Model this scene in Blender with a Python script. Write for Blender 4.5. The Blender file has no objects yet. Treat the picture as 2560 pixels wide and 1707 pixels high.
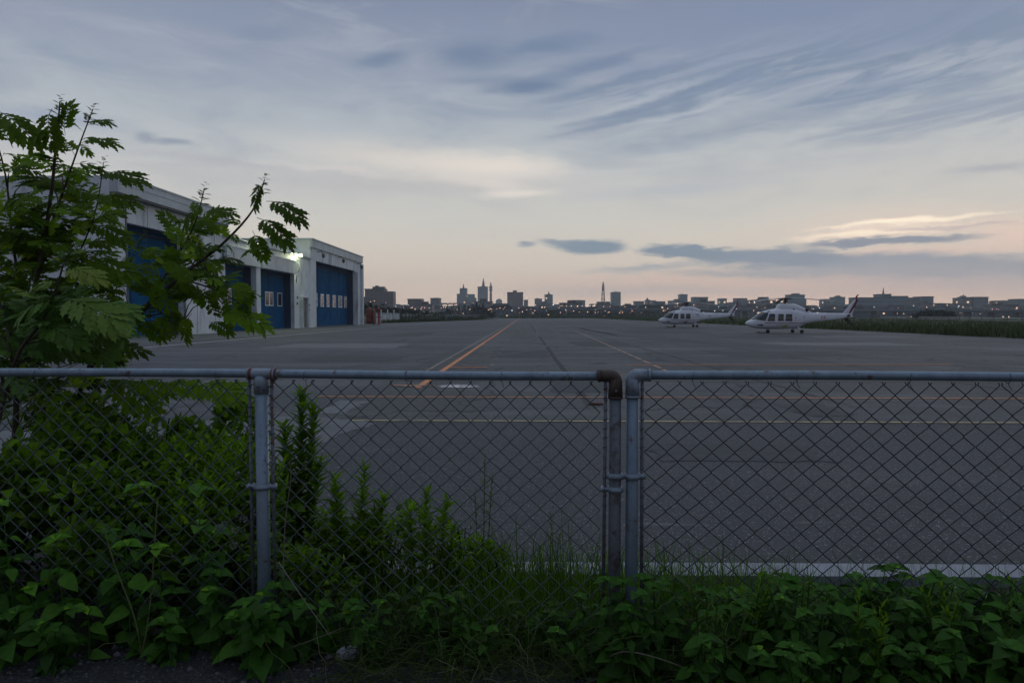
import bpy, math, random
import numpy as np
from mathutils import Vector, Matrix

rnd = random.Random(7)
rng = np.random.default_rng(11)
scene = bpy.context.scene
COL = scene.collection
R = math.radians

def lin(r, g, b):
    f = lambda c: (c/255)/12.92 if c/255 <= .04045 else (((c/255)+.055)/1.055)**2.4
    return (f(r), f(g), f(b), 1.0)

# ------------------------------------------------------------------ camera
HC = 1.5                     # eye height
TILT, YAW = math.atan(60/1568), math.atan(27/1568)
cam_data = bpy.data.cameras.new('camera')
cam_data.lens = 24; cam_data.sensor_width = 36; cam_data.clip_start = .05; cam_data.clip_end = 12000
cam = bpy.data.objects.new('camera', cam_data); COL.objects.link(cam)
cam.location = (0, 0, HC)
cam.rotation_euler = (math.pi/2 - TILT, 0, YAW)
scene.camera = cam
CM = cam.rotation_euler.to_matrix()

def ray(x, y):               # x, y on the photo seen 2352 wide
    return CM @ Vector(((x-1176)/1568, -(y-784)/1568, -1))
def at(x, y, Y):             # the point at depth Y under a photo position
    d = ray(x, y); k = Y/d.y
    return Vector((d.x*k, Y, HC + d.z*k))
def gr(x, y, z=0.0):         # the ground point under a photo position
    d = ray(x, y); k = (z-HC)/d.z
    return Vector((d.x*k, d.y*k, z))
def src(x, y, Y): return at(x/1.08844, y/1.08844, Y)      # 2560-wide photo positions

# ------------------------------------------------------------------ exposure, world, sun
scene.view_settings.view_transform = 'Standard'
scene.view_settings.look = 'None'
scene.view_settings.exposure = 0
scene.view_settings.gamma = 1
scene.cycles.max_bounces = 6
scene.cycles.transparent_max_bounces = 8
scene.cycles.volume_bounces = 0

class N:                     # tiny expression wrapper for node trees
    def __init__(s, nt, sock): s.nt, s.s = nt, sock
    def _m(s, op, *o):
        n = s.nt.nodes.new('ShaderNodeMath'); n.operation = op
        s.nt.links.new(s.s, n.inputs[0])
        for i, v in enumerate(o):
            if isinstance(v, N): s.nt.links.new(v.s, n.inputs[i+1])
            else: n.inputs[i+1].default_value = v
        return N(s.nt, n.outputs[0])
    def __add__(s, o): return s._m('ADD', o)
    def __sub__(s, o): return s._m('SUBTRACT', o)
    def __mul__(s, o): return s._m('MULTIPLY', o)
    def __truediv__(s, o): return s._m('DIVIDE', o)
    def __call__(s, op, *o): return s._m(op, *o)
    def clamp(s):
        r = s._m('ADD', 0.0); r.s.node.use_clamp = True; return r

def maprange(v, a, b, c=0.0, d=1.0, smooth=True):
    n = v.nt.nodes.new('ShaderNodeMapRange')
    if smooth: n.interpolation_type = 'SMOOTHSTEP'
    v.nt.links.new(v.s, n.inputs[0])
    for i, x in enumerate((a, b, c, d)): n.inputs[i+1].default_value = x
    return N(v.nt, n.outputs[0])
def mixc(nt, f, a, b, mode='MIX'):
    n = nt.nodes.new('ShaderNodeMix'); n.data_type = 'RGBA'; n.blend_type = mode; n.clamp_factor = True
    if isinstance(f, N): nt.links.new(f.s, n.inputs[0])
    else: n.inputs[0].default_value = f
    for k, v in ((6, a), (7, b)):
        if isinstance(v, N): nt.links.new(v.s, n.inputs[k])
        elif hasattr(v, 'is_linked'): nt.links.new(v, n.inputs[k])
        else: n.inputs[k].default_value = v
    return N(nt, n.outputs[2])
def combine(nt, x, y, z=0.0):
    n = nt.nodes.new('ShaderNodeCombineXYZ')
    for i, v in enumerate((x, y, z)):
        if isinstance(v, N): nt.links.new(v.s, n.inputs[i])
        else: n.inputs[i].default_value = v
    return N(nt, n.outputs[0])
def noise(nt, vec, scale, detail=3.0, rough=.55, dist=0.0, out=0):
    n = nt.nodes.new('ShaderNodeTexNoise'); n.inputs['Scale'].default_value = scale
    n.inputs['Detail'].default_value = detail; n.inputs['Roughness'].default_value = rough
    n.inputs['Distortion'].default_value = dist
    if vec is not None: nt.links.new(vec.s, n.inputs['Vector'])
    return N(nt, n.outputs[out])
def ramp(nt, f, stops, interp='LINEAR'):
    n = nt.nodes.new('ShaderNodeValToRGB'); cr = n.color_ramp; cr.interpolation = interp
    nt.links.new(f.s, n.inputs[0])
    while len(cr.elements) > 1: cr.elements.remove(cr.elements[0])
    for i, (p, c) in enumerate(stops):
        e = cr.elements[0] if i == 0 else cr.elements.new(p)
        e.position = p; e.color = c
    return N(nt, n.outputs[0])

world = bpy.data.worlds.new('World'); scene.world = world
world.use_nodes = True
wt = world.node_tree; wt.nodes.clear()
wo = wt.nodes.new('ShaderNodeOutputWorld'); bg = wt.nodes.new('ShaderNodeBackground')
wt.links.new(bg.outputs[0], wo.inputs[0])
tc = wt.nodes.new('ShaderNodeTexCoord'); sep = wt.nodes.new('ShaderNodeSeparateXYZ')
wt.links.new(tc.outputs['Generated'], sep.inputs[0])
wx, wy, wz = (N(wt, sep.outputs[i]) for i in range(3))
U = wx('ARCTAN2', wy)                        # azimuth from the runway direction
V = wz('ARCSINE')                            # elevation
SUN_AZ, SUN_EL = R(30), R(2.0)
sky = wt.nodes.new('ShaderNodeTexSky'); sky.sky_type = 'NISHITA'; sky.sun_disc = False
sky.sun_elevation = SUN_EL; sky.sun_rotation = SUN_AZ
def uv(x, y):                                # photo (2560 wide) -> azimuth, elevation
    d = ray(x/1.08844, y/1.08844)
    return math.atan2(d.x, d.y), math.asin(d.normalized().z)
p = combine(wt, U*7.0, V*26.0)
wA = noise(wt, p, 1.0, 5, .6) - .5
wB = noise(wt, combine(wt, U*7.0, V*26.0, 9.0), 1.0, 5, .6) - .5
fine = noise(wt, combine(wt, U*24.0, V*90.0, 3.0), 1.0, 5, .62) - .5
Uw = U + wA*.10 + fine*.045
Vw = V + wB*.022 + fine*.017
# vertical colour of the overcast deck
G = [(788,(214,191,175)),(740,(213,193,177)),(700,(211,195,180)),(640,(206,196,184)),(560,(198,195,187)),(470,(188,188,186)),
     (380,(176,181,184)),(280,(158,166,176)),(180,(142,151,168)),(80,(130,140,160)),(0,(120,131,154))]
SK = lambda c: lin(c[0]-2, c[1]-1, c[2]-2)
stops = [(max(0.0, uv(1309, y)[1])/1.6, lin(*c)) for y, c in G] + [(.36, lin(118,132,156)), (.48, lin(178,190,206)), (1.0, lin(214,223,234))]
vq = (V + wB*.02)/1.6
col = ramp(wt, vq, stops)
def blob(col, x, y, rx, ry, c, op, rot=0, soft=.6, gain=1.0, extra=None, wp=1.0):
    u0, v0 = uv(x, y); ra, re = rx/1707/(1+u0*u0), ry/1707
    uu = (U + (Uw-U)*wp) - u0 if wp != 1 else Uw - u0
    vv = (V + (Vw-V)*wp) - v0 if wp != 1 else Vw - v0
    cr, sr = math.cos(R(rot)), math.sin(R(rot))
    a = (uu*cr + vv*sr)/ra; b = (vv*cr - uu*sr)/re
    d = (a*a + b*b)('SQRT')
    m = maprange(d, 1+soft*.5, max(0.0, 1-soft))*op
    if extra is not None: m = m*extra
    return mixc(wt, m, col, SK(c))
streak_c = combine(wt, (U*math.cos(R(9)) + V*math.sin(R(9)))*4.5, (V*math.cos(R(9)) - U*math.sin(R(9)))*34.0)
st = maprange(noise(wt, streak_c, 1.0, 6, .64, 1.0), .42, .60)
st2 = maprange(noise(wt, combine(wt, U*5.0, V*20.0, 5.0), 1.0, 4, .6, .5), .36, .66)
GR = (122,136,159)
fb = noise(wt, combine(wt, U*6.0, V*22.0, 12.0), 1.0, 6, .6, .6)
col = mixc(wt, maprange(fb, .42, .72)*maprange(V, .08, .30)*.45, col, SK((124,138,163)))
col = mixc(wt, maprange(fb, .50, .28)*maprange(V, .10, .25)*.35, col, SK((176,182,192)))
col = blob(col, 2100, 40, 700, 110, (118,131,160), .55, 0, .9)
col = blob(col, 2080, 190, 640, 100, (120,135,158), .9, 3, .7, extra=st)
col = blob(col, 1980, 170, 420, 70, (121,137,164), .5, 6, .9, extra=st2)
st3 = maprange(noise(wt, combine(wt, (U*math.cos(R(10)) + V*math.sin(R(10)))*5.5, (V*math.cos(R(10)) - U*math.sin(R(10)))*46.0, 7.0), 1.0, 6, .62, .8), .54, .68)
col = blob(col, 2350, 230, 420, 70, (124,139,164), .8, 2, .8, extra=st2)
col = blob(col, 1700, 215, 330, 60, GR, .85, 11, .6, extra=st)
col = blob(col, 1780, 335, 330, 32, (141,150,167), .8, 5, .7, extra=st2)
col = blob(col, 2350, 300, 380, 30, (140,149,166), .75, 3, .7, extra=st)
col = blob(col, 1750, 240, 420, 80, (176,181,190), .5, 9, .9, extra=st3)
col = blob(col, 2300, 210, 330, 60, (166,173,186), .5, 4, .9, extra=st3)
col = blob(col, 1480, 335, 130, 16, (150,156,170), .6, 6, .8, extra=st)
for x, y, rx, ry, c, op, rot, so in (
    (653,82,85,18,(120,133,158),.6,7,.9), (950,150,72,18,(114,129,153),.9,10,.8), (1185,136,100,34,(110,126,152),.9,4,.9),
    (1372,115,125,24,(110,127,153),.9,6,.9), (1197,200,95,13,(122,135,158),.7,2,1.0), (1313,217,118,20,(106,123,150),.95,3,.8), (1480,165,150,16,(112,128,154),.85,10,.8), (1560,205,190,13,(116,131,156),.8,12,.8), (1620,262,210,12,(120,134,158),.85,13,.7), (1560,300,170,9,(128,141,162),.8,12,.7), (1650,232,170,8,(168,174,186),.6,13,1.1), (1700,280,190,8,(174,179,188),.6,12,1.1),
    (140,292,170,24,(138,148,170),.7,0,1.0), (352,343,34,12,(137,145,162),.75,0,.8), (425,354,56,9,(135,144,162),.8,3,.8),
    (540,403,230,9,(170,170,178),.7,-2,1.0), (900,455,430,26,(180,178,180),.7,0,1.0),
    (1715,473,270,17,(176,179,186),.75,3,1.0), (1190,78,160,20,(126,138,164),.4,0,1.0), (2470,420,90,8,(160,164,174),.7,0,1.0),
    (1075,408,310,38,(212,204,197),.85,-3,1.4), (1240,415,150,28,(222,212,204),.8,0,1.4), (1235,462,120,20,(214,205,198),.8,-8,1.0),
    (1290,486,95,10,(221,212,204),.8,2,.9), (820,425,180,9,(205,198,196),.7,-3,1.0),
    (2230,562,330,40,(215,198,187),.8,0,1.2), (2255,553,215,9,(255,238,216),1.0,2,.8), (2185,581,200,9,(252,232,210),1.0,2,.8),
    (2545,585,110,30,(224,198,186),.85,0,1.2), (2350,569,190,5,(190,178,178),.8,-1,.7),
    (1950,715,560,36,(218,186,172),.75,0,1.4), (2300,628,330,12,(214,190,181),.7,0,1.2), (1700,700,330,14,(210,188,176),.5,0,1.4),
    (2200,604,215,9,(132,142,158),1.0,0,.5),
    (2420,690,460,40,(166,166,174),.75,0,1.2),
    (2205,660,480,24,(138,149,163),.95,-2,.6), (1930,642,210,24,(130,143,159),1.0,-1,.45), (1728,630,125,15,(126,140,156),1.0,-5,.4),
    (2250,678,420,17,(152,158,168),.8,0,.8), (1940,684,340,10,(160,162,169),.8,-1,.9), (1610,670,160,10,(162,165,172),.85,2,.9),
    (1560,725,330,18,(190,177,172),.7,0,1.0), (1800,728,420,12,(186,176,174),.5,0,1.0),
    (1312,609,26,8,(140,149,162),.9,0,.7), (1420,607,80,10,(133,145,159),.9,-4,.6), (1482,617,92,19,(127,141,157),1.0,0,.45)):
    col = blob(col, x, y, rx, ry, c, op, rot, so, wp=1.0 if rx > 120 else .55)
# darker evening sky behind the camera, where no cloud carries the afterglow
dusk = maprange(wy, -.55, .30, .62, 1.0)
dk = combine(wt, (dusk*1.06)-.06, dusk, (dusk*.76)+.24)
col = mixc(wt, 1.0, col, dk, 'MULTIPLY')
nis = N(wt, sky.outputs[0])
nisd = mixc(wt, 1.0, nis, (.06, .06, .06, 1), 'MULTIPLY')
col = mixc(wt, .965, nisd, col)
wt.links.new(col.s, bg.inputs[0]); bg.inputs[1].default_value = 1.2
world.cycles.sampling_method = 'MANUAL'; world.cycles.sample_map_resolution = 512

sd = bpy.data.lights.new('sun', 'SUN'); sd.energy = .12; sd.angle = R(18); sd.color = (1, .86, .74)
sun = bpy.data.objects.new('sun', sd); COL.objects.link(sun)
sun.rotation_euler = Vector((-math.sin(SUN_AZ), -math.cos(SUN_AZ), -math.tan(R(9)))).to_track_quat('-Z', 'Y').to_euler()

# ------------------------------------------------------------------ materials
def newmat(name):
    m = bpy.data.materials.new(name); m.use_nodes = True
    nt = m.node_tree; b = nt.nodes['Principled BSDF']; return m, nt, b
def objco(nt, scale=None):
    t = nt.nodes.new('ShaderNodeTexCoord')
    if scale is None: return N(nt, t.outputs['Object'])
    mp = nt.nodes.new('ShaderNodeMapping'); mp.inputs['Scale'].default_value = scale
    nt.links.new(t.outputs['Object'], mp.inputs[0]); return N(nt, mp.outputs[0])
def bump(nt, b, h, strength=.3, dist=.01):
    n = nt.nodes.new('ShaderNodeBump'); n.inputs['Strength'].default_value = strength; n.inputs['Distance'].default_value = dist
    nt.links.new(h.s, n.inputs['Height']); nt.links.new(n.outputs[0], b.inputs['Normal'])
def plain(name, c, rough=.6, metal=0.0, var=.25, scale=6.0, bmp=0.0, c2=None, dirt=None, dscale=2.0, damt=.5):
    m, nt, b = newmat(name)
    co = objco(nt)
    n1 = noise(nt, co, scale, 5, .6)
    a = tuple(x*(1-var) for x in c[:3])+(1,); d = tuple(min(1, x*(1+var)) for x in (c2 or c)[:3])+(1,)
    cc = ramp(nt, n1, [(.3, a), (.7, d)])
    if dirt:
        n2 = noise(nt, objco(nt, (1, 1, .25)), dscale, 6, .7)
        cc = mixc(nt, maprange(n2, .5, .72)*damt, cc, dirt)
    nt.links.new(cc.s, b.inputs['Base Color'])
    b.inputs['Roughness'].default_value = rough; b.inputs['Metallic'].default_value = metal
    if bmp: bump(nt, b, noise(nt, co, scale*5, 4, .6), bmp)
    return m
def emit(name, c, s):
    m, nt, b = newmat(name); b.inputs['Base Color'].default_value = c
    b.inputs['Emission Color'].default_value = c; b.inputs['Emission Strength'].default_value = s; return m
def leafmat(name, dark, light, trans=.35, rough=.55, young=None):
    m, nt, b = newmat(name)
    at_ = nt.nodes.new('ShaderNodeAttribute'); at_.attribute_name = 'tint'
    f = N(nt, at_.outputs['Fac'])
    st_ = [(0.0, dark), (.8, light)]
    if young: st_.append((1.0, young))
    cc = ramp(nt, f, st_)
    n1 = noise(nt, objco(nt), 45.0, 3, .6)
    cc = mixc(nt, maprange(n1, .35, .7)*.35, cc, tuple(x*.6 for x in dark[:3])+(1,))
    nt.links.new(cc.s, b.inputs['Base Color'])
    b.inputs['Roughness'].default_value = rough; b.inputs['Specular IOR Level'].default_value = .25
    tr = nt.nodes.new('ShaderNodeBsdfTranslucent'); nt.links.new(cc.s, tr.inputs[0])
    mx = nt.nodes.new('ShaderNodeMixShader'); mx.inputs[0].default_value = trans
    nt.links.new(b.outputs[0], mx.inputs[1]); nt.links.new(tr.outputs[0], mx.inputs[2])
    nt.links.new(mx.outputs[0], nt.nodes['Material Output'].inputs[0]); return m

# ------------------------------------------------------------------ mesh helpers
class MB:
    def __init__(s): s.v, s.f, s.m, s.sm = [], [], [], []
    def face(s, pts, mi=0, smooth=False):
        k = len(s.v); s.v += [tuple(p) for p in pts]; s.f.append(tuple(range(k, k+len(pts)))); s.m.append(mi); s.sm.append(smooth)
    def box(s, x0, x1, y0, y1, z0, z1, mi=0, mat=None):
        c = [Vector((x, y, z)) for x in (x0, x1) for y in (y0, y1) for z in (z0, z1)]
        if mat is not None: c = [mat @ q for q in c]
        k = len(s.v); s.v += [tuple(q) for q in c]
        for f in ((0,1,3,2),(4,6,7,5),(0,4,5,1),(2,3,7,6),(0,2,6,4),(1,5,7,3)):
            s.f.append(tuple(k+i for i in f)); s.m.append(mi); s.sm.append(False)
        return s
    def prism(s, poly, axis, a, b, mi=0):     # poly of 2D points extruded along axis between a and b
        def p3(q, t): return (t, q[0], q[1]) if axis == 'x' else ((q[0], t, q[1]) if axis == 'y' else (q[0], q[1], t))
        n = len(poly); k = len(s.v)
        s.v += [p3(q, a) for q in poly] + [p3(q, b) for q in poly]
        s.f += [tuple(k+i for i in range(n)), tuple(k+n+i for i in reversed(range(n)))]; s.m += [mi]*2; s.sm += [False]*2
        for i in range(n):
            j = (i+1) % n; s.f.append((k+i, k+n+i, k+n+j, k+j)); s.m.append(mi); s.sm.append(False)
        return s
    def tube(s, pts, r, seg=8, mi=0, cap=True):
        pts = [Vector(q) for q in pts]; n = len(pts)
        rr = r if hasattr(r, '__len__') else [r]*n
        t0 = (pts[1]-pts[0]).normalized()
        u = t0.orthogonal().normalized(); k = len(s.v); prev = t0
        for i, q in enumerate(pts):
            t = (pts[min(i+1, n-1)]-pts[max(i-1, 0)])
            t = t.normalized() if t.length > 1e-9 else prev
            u = (u - t*u.dot(t)); u = u.normalized() if u.length > 1e-6 else t.orthogonal().normalized()
            w = t.cross(u); prev = t
            for j in range(seg):
                a = 2*math.pi*j/seg; s.v.append(tuple(q + (u*math.cos(a)+w*math.sin(a))*rr[i]))
        for i in range(n-1):
            for j in range(seg):
                b = (j+1) % seg
                s.f.append((k+i*seg+j, k+i*seg+b, k+(i+1)*seg+b, k+(i+1)*seg+j)); s.m.append(mi); s.sm.append(True)
        if cap:
            s.f.append(tuple(k+j for j in reversed(range(seg)))); s.f.append(tuple(k+(n-1)*seg+j for j in range(seg)))
            s.m += [mi]*2; s.sm += [False]*2
        return s
    def loft(s, rings, mi=0, closed=True):
        k = len(s.v); n = len(rings[0])
        for r_ in rings: s.v += [tuple(q) for q in r_]
        for i in range(len(rings)-1):
            for j in range(n if closed else n-1):
                b = (j+1) % n
                s.f.append((k+i*n+j, k+i*n+b, k+(i+1)*n+b, k+(i+1)*n+j)); s.m.append(mi); s.sm.append(True)
        if closed:
            s.f.append(tuple(k+j for j in reversed(range(n)))); s.f.append(tuple(k+(len(rings)-1)*n+j for j in range(n)))
            s.m += [mi]*2; s.sm += [True]*2
        return s
    def ball(s, c, rx, ry, rz, seg=10, rings=6, mi=0, jit=0):
        L = []
        for i in range(rings+1):
            a = -math.pi/2 + math.pi*i/rings; w = max(math.cos(a), .02)
            L.append([(c[0]+rx*w*math.cos(2*math.pi*j/seg)*(1+rnd.uniform(-jit, jit)), c[1]+ry*w*math.sin(2*math.pi*j/seg)*(1+rnd.uniform(-jit, jit)), c[2]+rz*math.sin(a)*(1+rnd.uniform(-jit, jit))) for j in range(seg)])
        return s.loft(L, mi)
    def build(s, name, mats, parent=None, loc=None):
        me = bpy.data.meshes.new(name); me.from_pydata(s.v, [], s.f); 
        for m_ in (mats if isinstance(mats, (list, tuple)) else [mats]): me.materials.append(m_)
        me.polygons.foreach_set('material_index', s.m); me.polygons.foreach_set('use_smooth', s.sm)
        me.update()
        o = bpy.data.objects.new(name, me); COL.objects.link(o)
        if loc is not None: o.location = loc
        if parent is not None:
            o.parent = parent
        return o
def tag(o, label=None, cat=None, group=None, kind=None):
    if label: o['label'] = label
    if cat: o['category'] = cat
    if group: o['group'] = group
    if kind: o['kind'] = kind
    return o
def empty(name, loc=(0, 0, 0), rz=0, **k):
    o = bpy.data.objects.new(name, None); COL.objects.link(o); o.location = loc; o.rotation_euler = (0, 0, rz)
    o.empty_display_size = .2; return tag(o, **k)
def copy_tree(o, parent=None, first=True):
    c = o.copy(); COL.objects.link(c)
    if parent is not None: c.parent = parent
    for ch in list(o.children): copy_tree(ch, c, False)
    return c
def sheet(name, pts, z, m, kind='structure', thick=0):
    mb = MB(); mb.face([(q[0], q[1], z) for q in pts]); o = mb.build(name, m); o['kind'] = kind; return o

def arr_mesh(name, V, F, mat, tint=None, parent=None, smooth=True, mi=None):
    V = np.asarray(V, dtype=np.float32).reshape(-1, 3); F = np.asarray(F, dtype=np.int32).reshape(-1, 3)
    me = bpy.data.meshes.new(name); me.vertices.add(len(V)); me.vertices.foreach_set('co', V.ravel())
    me.loops.add(len(F)*3); me.loops.foreach_set('vertex_index', F.ravel())
    me.polygons.add(len(F)); me.polygons.foreach_set('loop_start', np.arange(0, len(F)*3, 3, dtype=np.int32))
    me.polygons.foreach_set('loop_total', np.full(len(F), 3, dtype=np.int32))
    me.polygons.foreach_set('use_smooth', np.full(len(F), smooth))
    for m_ in (mat if isinstance(mat, (list, tuple)) else [mat]): me.materials.append(m_)
    if mi is not None: me.polygons.foreach_set('material_index', np.asarray(mi, dtype=np.int32))
    if tint is not None:
        a = me.attributes.new('tint', 'FLOAT', 'POINT'); a.data.foreach_set('value', np.asarray(tint, dtype=np.float32))
    me.update(calc_edges=True)
    o = bpy.data.objects.new(name, me); COL.objects.link(o)
    if parent is not None: o.parent = parent
    return o
class LB:                    # collects instances of leaf templates: one mesh part
    def __init__(s): s.V, s.F, s.T, s.n = [], [], [], 0
    def add(s, tpl, base, d, nrm, size, tint, wid=1.0):
        TV, TF = tpl
        base = np.asarray(base, float).reshape(-1, 3); d = np.asarray(d, float).reshape(-1, 3); nrm = np.asarray(nrm, float).reshape(-1, 3)
        K = len(base); size = np.broadcast_to(np.asarray(size, float), (K,)); wid = np.broadcast_to(np.asarray(wid, float), (K,)); tint = np.broadcast_to(np.asarray(tint, float), (K,))
        d = d/np.maximum(np.linalg.norm(d, axis=1, keepdims=True), 1e-9)
        x = np.cross(d, nrm); ln = np.linalg.norm(x, axis=1, keepdims=True)
        bad = ln[:, 0] < 1e-3; x[bad] = np.cross(d[bad], [[.31, .2, .93]]); ln = np.linalg.norm(x, axis=1, keepdims=True)
        x = x/ln; z = np.cross(x, d)
        P = (TV[None, :, 0, None]*x[:, None, :]*wid[:, None, None] + TV[None, :, 1, None]*d[:, None, :] + TV[None, :, 2, None]*z[:, None, :])*size[:, None, None] + base[:, None, :]
        s.V.append(P.reshape(-1, 3)); s.F.append((TF[None]+(np.arange(K)*len(TV))[:, None, None]+s.n).reshape(-1, 3))
        s.T.append(np.repeat(tint, len(TV))); s.n += K*len(TV)
    def twig(s, pts, r, tint=.1, seg=4):
        mb = MB(); mb.tube(pts, r, seg, cap=False)
        V = np.array(mb.v); F = np.array([q for f in mb.f for q in ((f[0], f[1], f[2]), (f[0], f[2], f[3]))])
        s.V.append(V); s.F.append(F+s.n); s.T.append(np.full(len(V), tint)); s.n += len(V)
    def build(s, name, mat, parent=None):
        return arr_mesh(name, np.concatenate(s.V), np.concatenate(s.F), mat, np.concatenate(s.T), parent)
# ------------------------------------------------------------------ ground, apron and its markings
m, nt, b = newmat('grassland'); co = objco(nt)
c_ = ramp(nt, noise(nt, co, .25, 6, .7), [(.3, (.016,.024,.010,1)), (.5, (.030,.042,.015,1)), (.75, (.05,.055,.026,1))])
nt.links.new(c_.s, b.inputs['Base Color']); b.inputs['Roughness'].default_value = .95; b.inputs['Specular IOR Level'].default_value = .1
M_ground = m
ground = sheet('ground', [(-1700,-100),(1700,-100),(1700,1390),(-1700,1390)], -.012, M_ground)

m, nt, b = newmat('asphalt'); co = objco(nt)
s_ = nt.nodes.new('ShaderNodeSeparateXYZ'); nt.links.new(co.s, s_.inputs[0]); ax, ay = N(nt, s_.outputs[0]), N(nt, s_.outputs[1])
big = noise(nt, co, .09, 6, .62, .4)
longi = noise(nt, objco(nt, (.55, .035, 1)), 1.0, 5, .65)
patchy = noise(nt, objco(nt, (.10, .45, 1)), 1.0, 6, .7)
base = ramp(nt, big, [(.32, (.036,.041,.048,1)), (.5, (.062,.070,.080,1)), (.68, (.098,.107,.118,1))])
base = mixc(nt, maprange(longi, .44, .60)*.7, base, (.040,.044,.050,1))
base = mixc(nt, maprange(patchy, .48, .62)*.7, base, (.15,.15,.15,1))
wobn = (noise(nt, co, 1.5, 3)-.5)*.1
sl = nt.nodes.new('ShaderNodeTexWhiteNoise'); nt.links.new(combine(nt, ((ax+1.05)/4.3)('FLOOR'), ((ay+1.0)/11.0)('FLOOR')).s, sl.inputs['Vector'])
base = mixc(nt, N(nt, sl.outputs[0])*maprange(ax, -3.2, -3.0)*.65, base, (.040,.041,.043,1))
# the older strip to the left of the centre line is darker, the lane under it browner
old = maprange(ax, -3.05, -2.9)
base = mixc(nt, (old('MULTIPLY', -1.0)+1.0)*.45, base, (.050,.056,.064,1))
lane = maprange(ax, -2.95, -2.85)*maprange(ax, 3.4, 3.2)
base = mixc(nt, lane*.3, base, (.088,.082,.076,1))
spk = noise(nt, co, 34.0, 4, .7); spk2 = noise(nt, co, 15.0, 6, .85)
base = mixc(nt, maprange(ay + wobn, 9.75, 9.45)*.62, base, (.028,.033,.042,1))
base = mixc(nt, maprange(spk, .57, .68)*.75, base, (.26,.27,.29,1))
base = mixc(nt, maprange(spk2, .48, .64)*.75, base, (.035,.037,.042,1))
oil = maprange(noise(nt, objco(nt, (1, .4, 1)), .45, 4, .6, .3), .64, .72)
base = mixc(nt, oil*.6, base, (.026,.026,.027,1))
scf = maprange(noise(nt, objco(nt, (.22, 1.6, 1)), 1.0, 5, .7), .62, .72)
base = mixc(nt, scf*.45, base, (.19,.185,.18,1))
# tar joints along and across the bays
wob = (noise(nt, co, .6, 3)-.5)*.18
jx = ((ax + wob + 1.05)/4.3)('FRACT')('SUBTRACT', .5)('ABSOLUTE')
jy = ((ay + wob + 1.0)/11.0)('FRACT')('SUBTRACT', .5)('ABSOLUTE')
jm = (maprange(jx, .022, .013)*.9)('MAXIMUM', maprange(jy, .011, .006)*.8)
jm = jm*maprange(ax, -3.2, -3.0)*maprange(ay, 10.0, 13.0)
crk = nt.nodes.new('ShaderNodeTexVoronoi'); crk.feature = 'DISTANCE_TO_EDGE'; crk.inputs['Scale'].default_value = .16
wv = nt.nodes.new('ShaderNodeMix'); wv.data_type = 'VECTOR'; wv.inputs[0].default_value = .06
nt.links.new(co.s, wv.inputs[4]); nn = nt.nodes.new('ShaderNodeTexNoise'); nn.inputs['Scale'].default_value = .8; nn.inputs['Detail'].default_value = 5
nt.links.new(co.s, nn.inputs[0]); sc_ = nt.nodes.new('ShaderNodeVectorMath'); sc_.operation = 'SCALE'; sc_.inputs['Scale'].default_value = 30; nt.links.new(nn.outputs[1], sc_.inputs[0])
nt.links.new(sc_.outputs[0], wv.inputs[5]); nt.links.new(wv.outputs[1], crk.inputs['Vector'])
cm = maprange(N(nt, crk.outputs[0]), .010, .004)*.75
base = mixc(nt, jm('MAXIMUM', cm), base, (.014,.014,.016,1))
nt.links.new(base.s, b.inputs['Base Color']); b.inputs['Roughness'].default_value = .82; b.inputs['Specular IOR Level'].default_value = .35
vs = nt.nodes.new('ShaderNodeTexVoronoi'); vs.inputs['Scale'].default_value = 75
nt.links.new(co.s, vs.inputs['Vector']); vc = nt.nodes.new('ShaderNodeSeparateXYZ'); nt.links.new(vs.outputs['Color'], vc.inputs[0])
chip = maprange(N(nt, vs.outputs['Distance']), .42, .25)*N(nt, vc.outputs[0])('GREATER_THAN', .84)*N(nt, vc.outputs[1])
base = mixc(nt, chip*.9, base, (.42,.43,.46,1))
nt.links.new(base.s, b.inputs['Base Color'])
bump(nt, b, spk2, .8, .008)
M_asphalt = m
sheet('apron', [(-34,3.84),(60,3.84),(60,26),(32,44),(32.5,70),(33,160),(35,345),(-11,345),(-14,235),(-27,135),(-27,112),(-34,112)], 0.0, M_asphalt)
M_soil = plain('soil', (.022,.019,.014,1), .95, var=.5, scale=9, bmp=.6)
sheet('soil', [(-14,2.5),(14,2.5),(14,3.86),(-14,3.86)], -.004, M_soil)
m, nt, b = newmat('roadside tarmac'); co = objco(nt)
n1 = noise(nt, co, 55.0, 5, .75); n2 = noise(nt, co, 9.0, 4, .6)
c_ = ramp(nt, n1, [(.42, (.012,.012,.014,1)), (.58, (.05,.052,.058,1)), (.66, (.16,.165,.18,1)), (.76, (.40,.40,.41,1))])
c_ = mixc(nt, maprange(n2, .4, .7)*.7, c_, (.014,.013,.012,1))
nt.links.new(c_.s, b.inputs['Base Color']); b.inputs['Roughness'].default_value = .85; bump(nt, b, n1, 1.0, .02)
M_road = m
def edge_y(x): return 2.93 - .13*(x+.6)*(1 if x > -.6 else .0) + .10*math.sin(x*2.3) + .05*math.sin(x*7.1)
pts = [(-14,-8),(14,-8)] + [(x, max(edge_y(x), 2.2)) for x in np.linspace(14, -14, 160)]
sheet('roadside_pavement', pts, .002, M_road)

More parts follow.
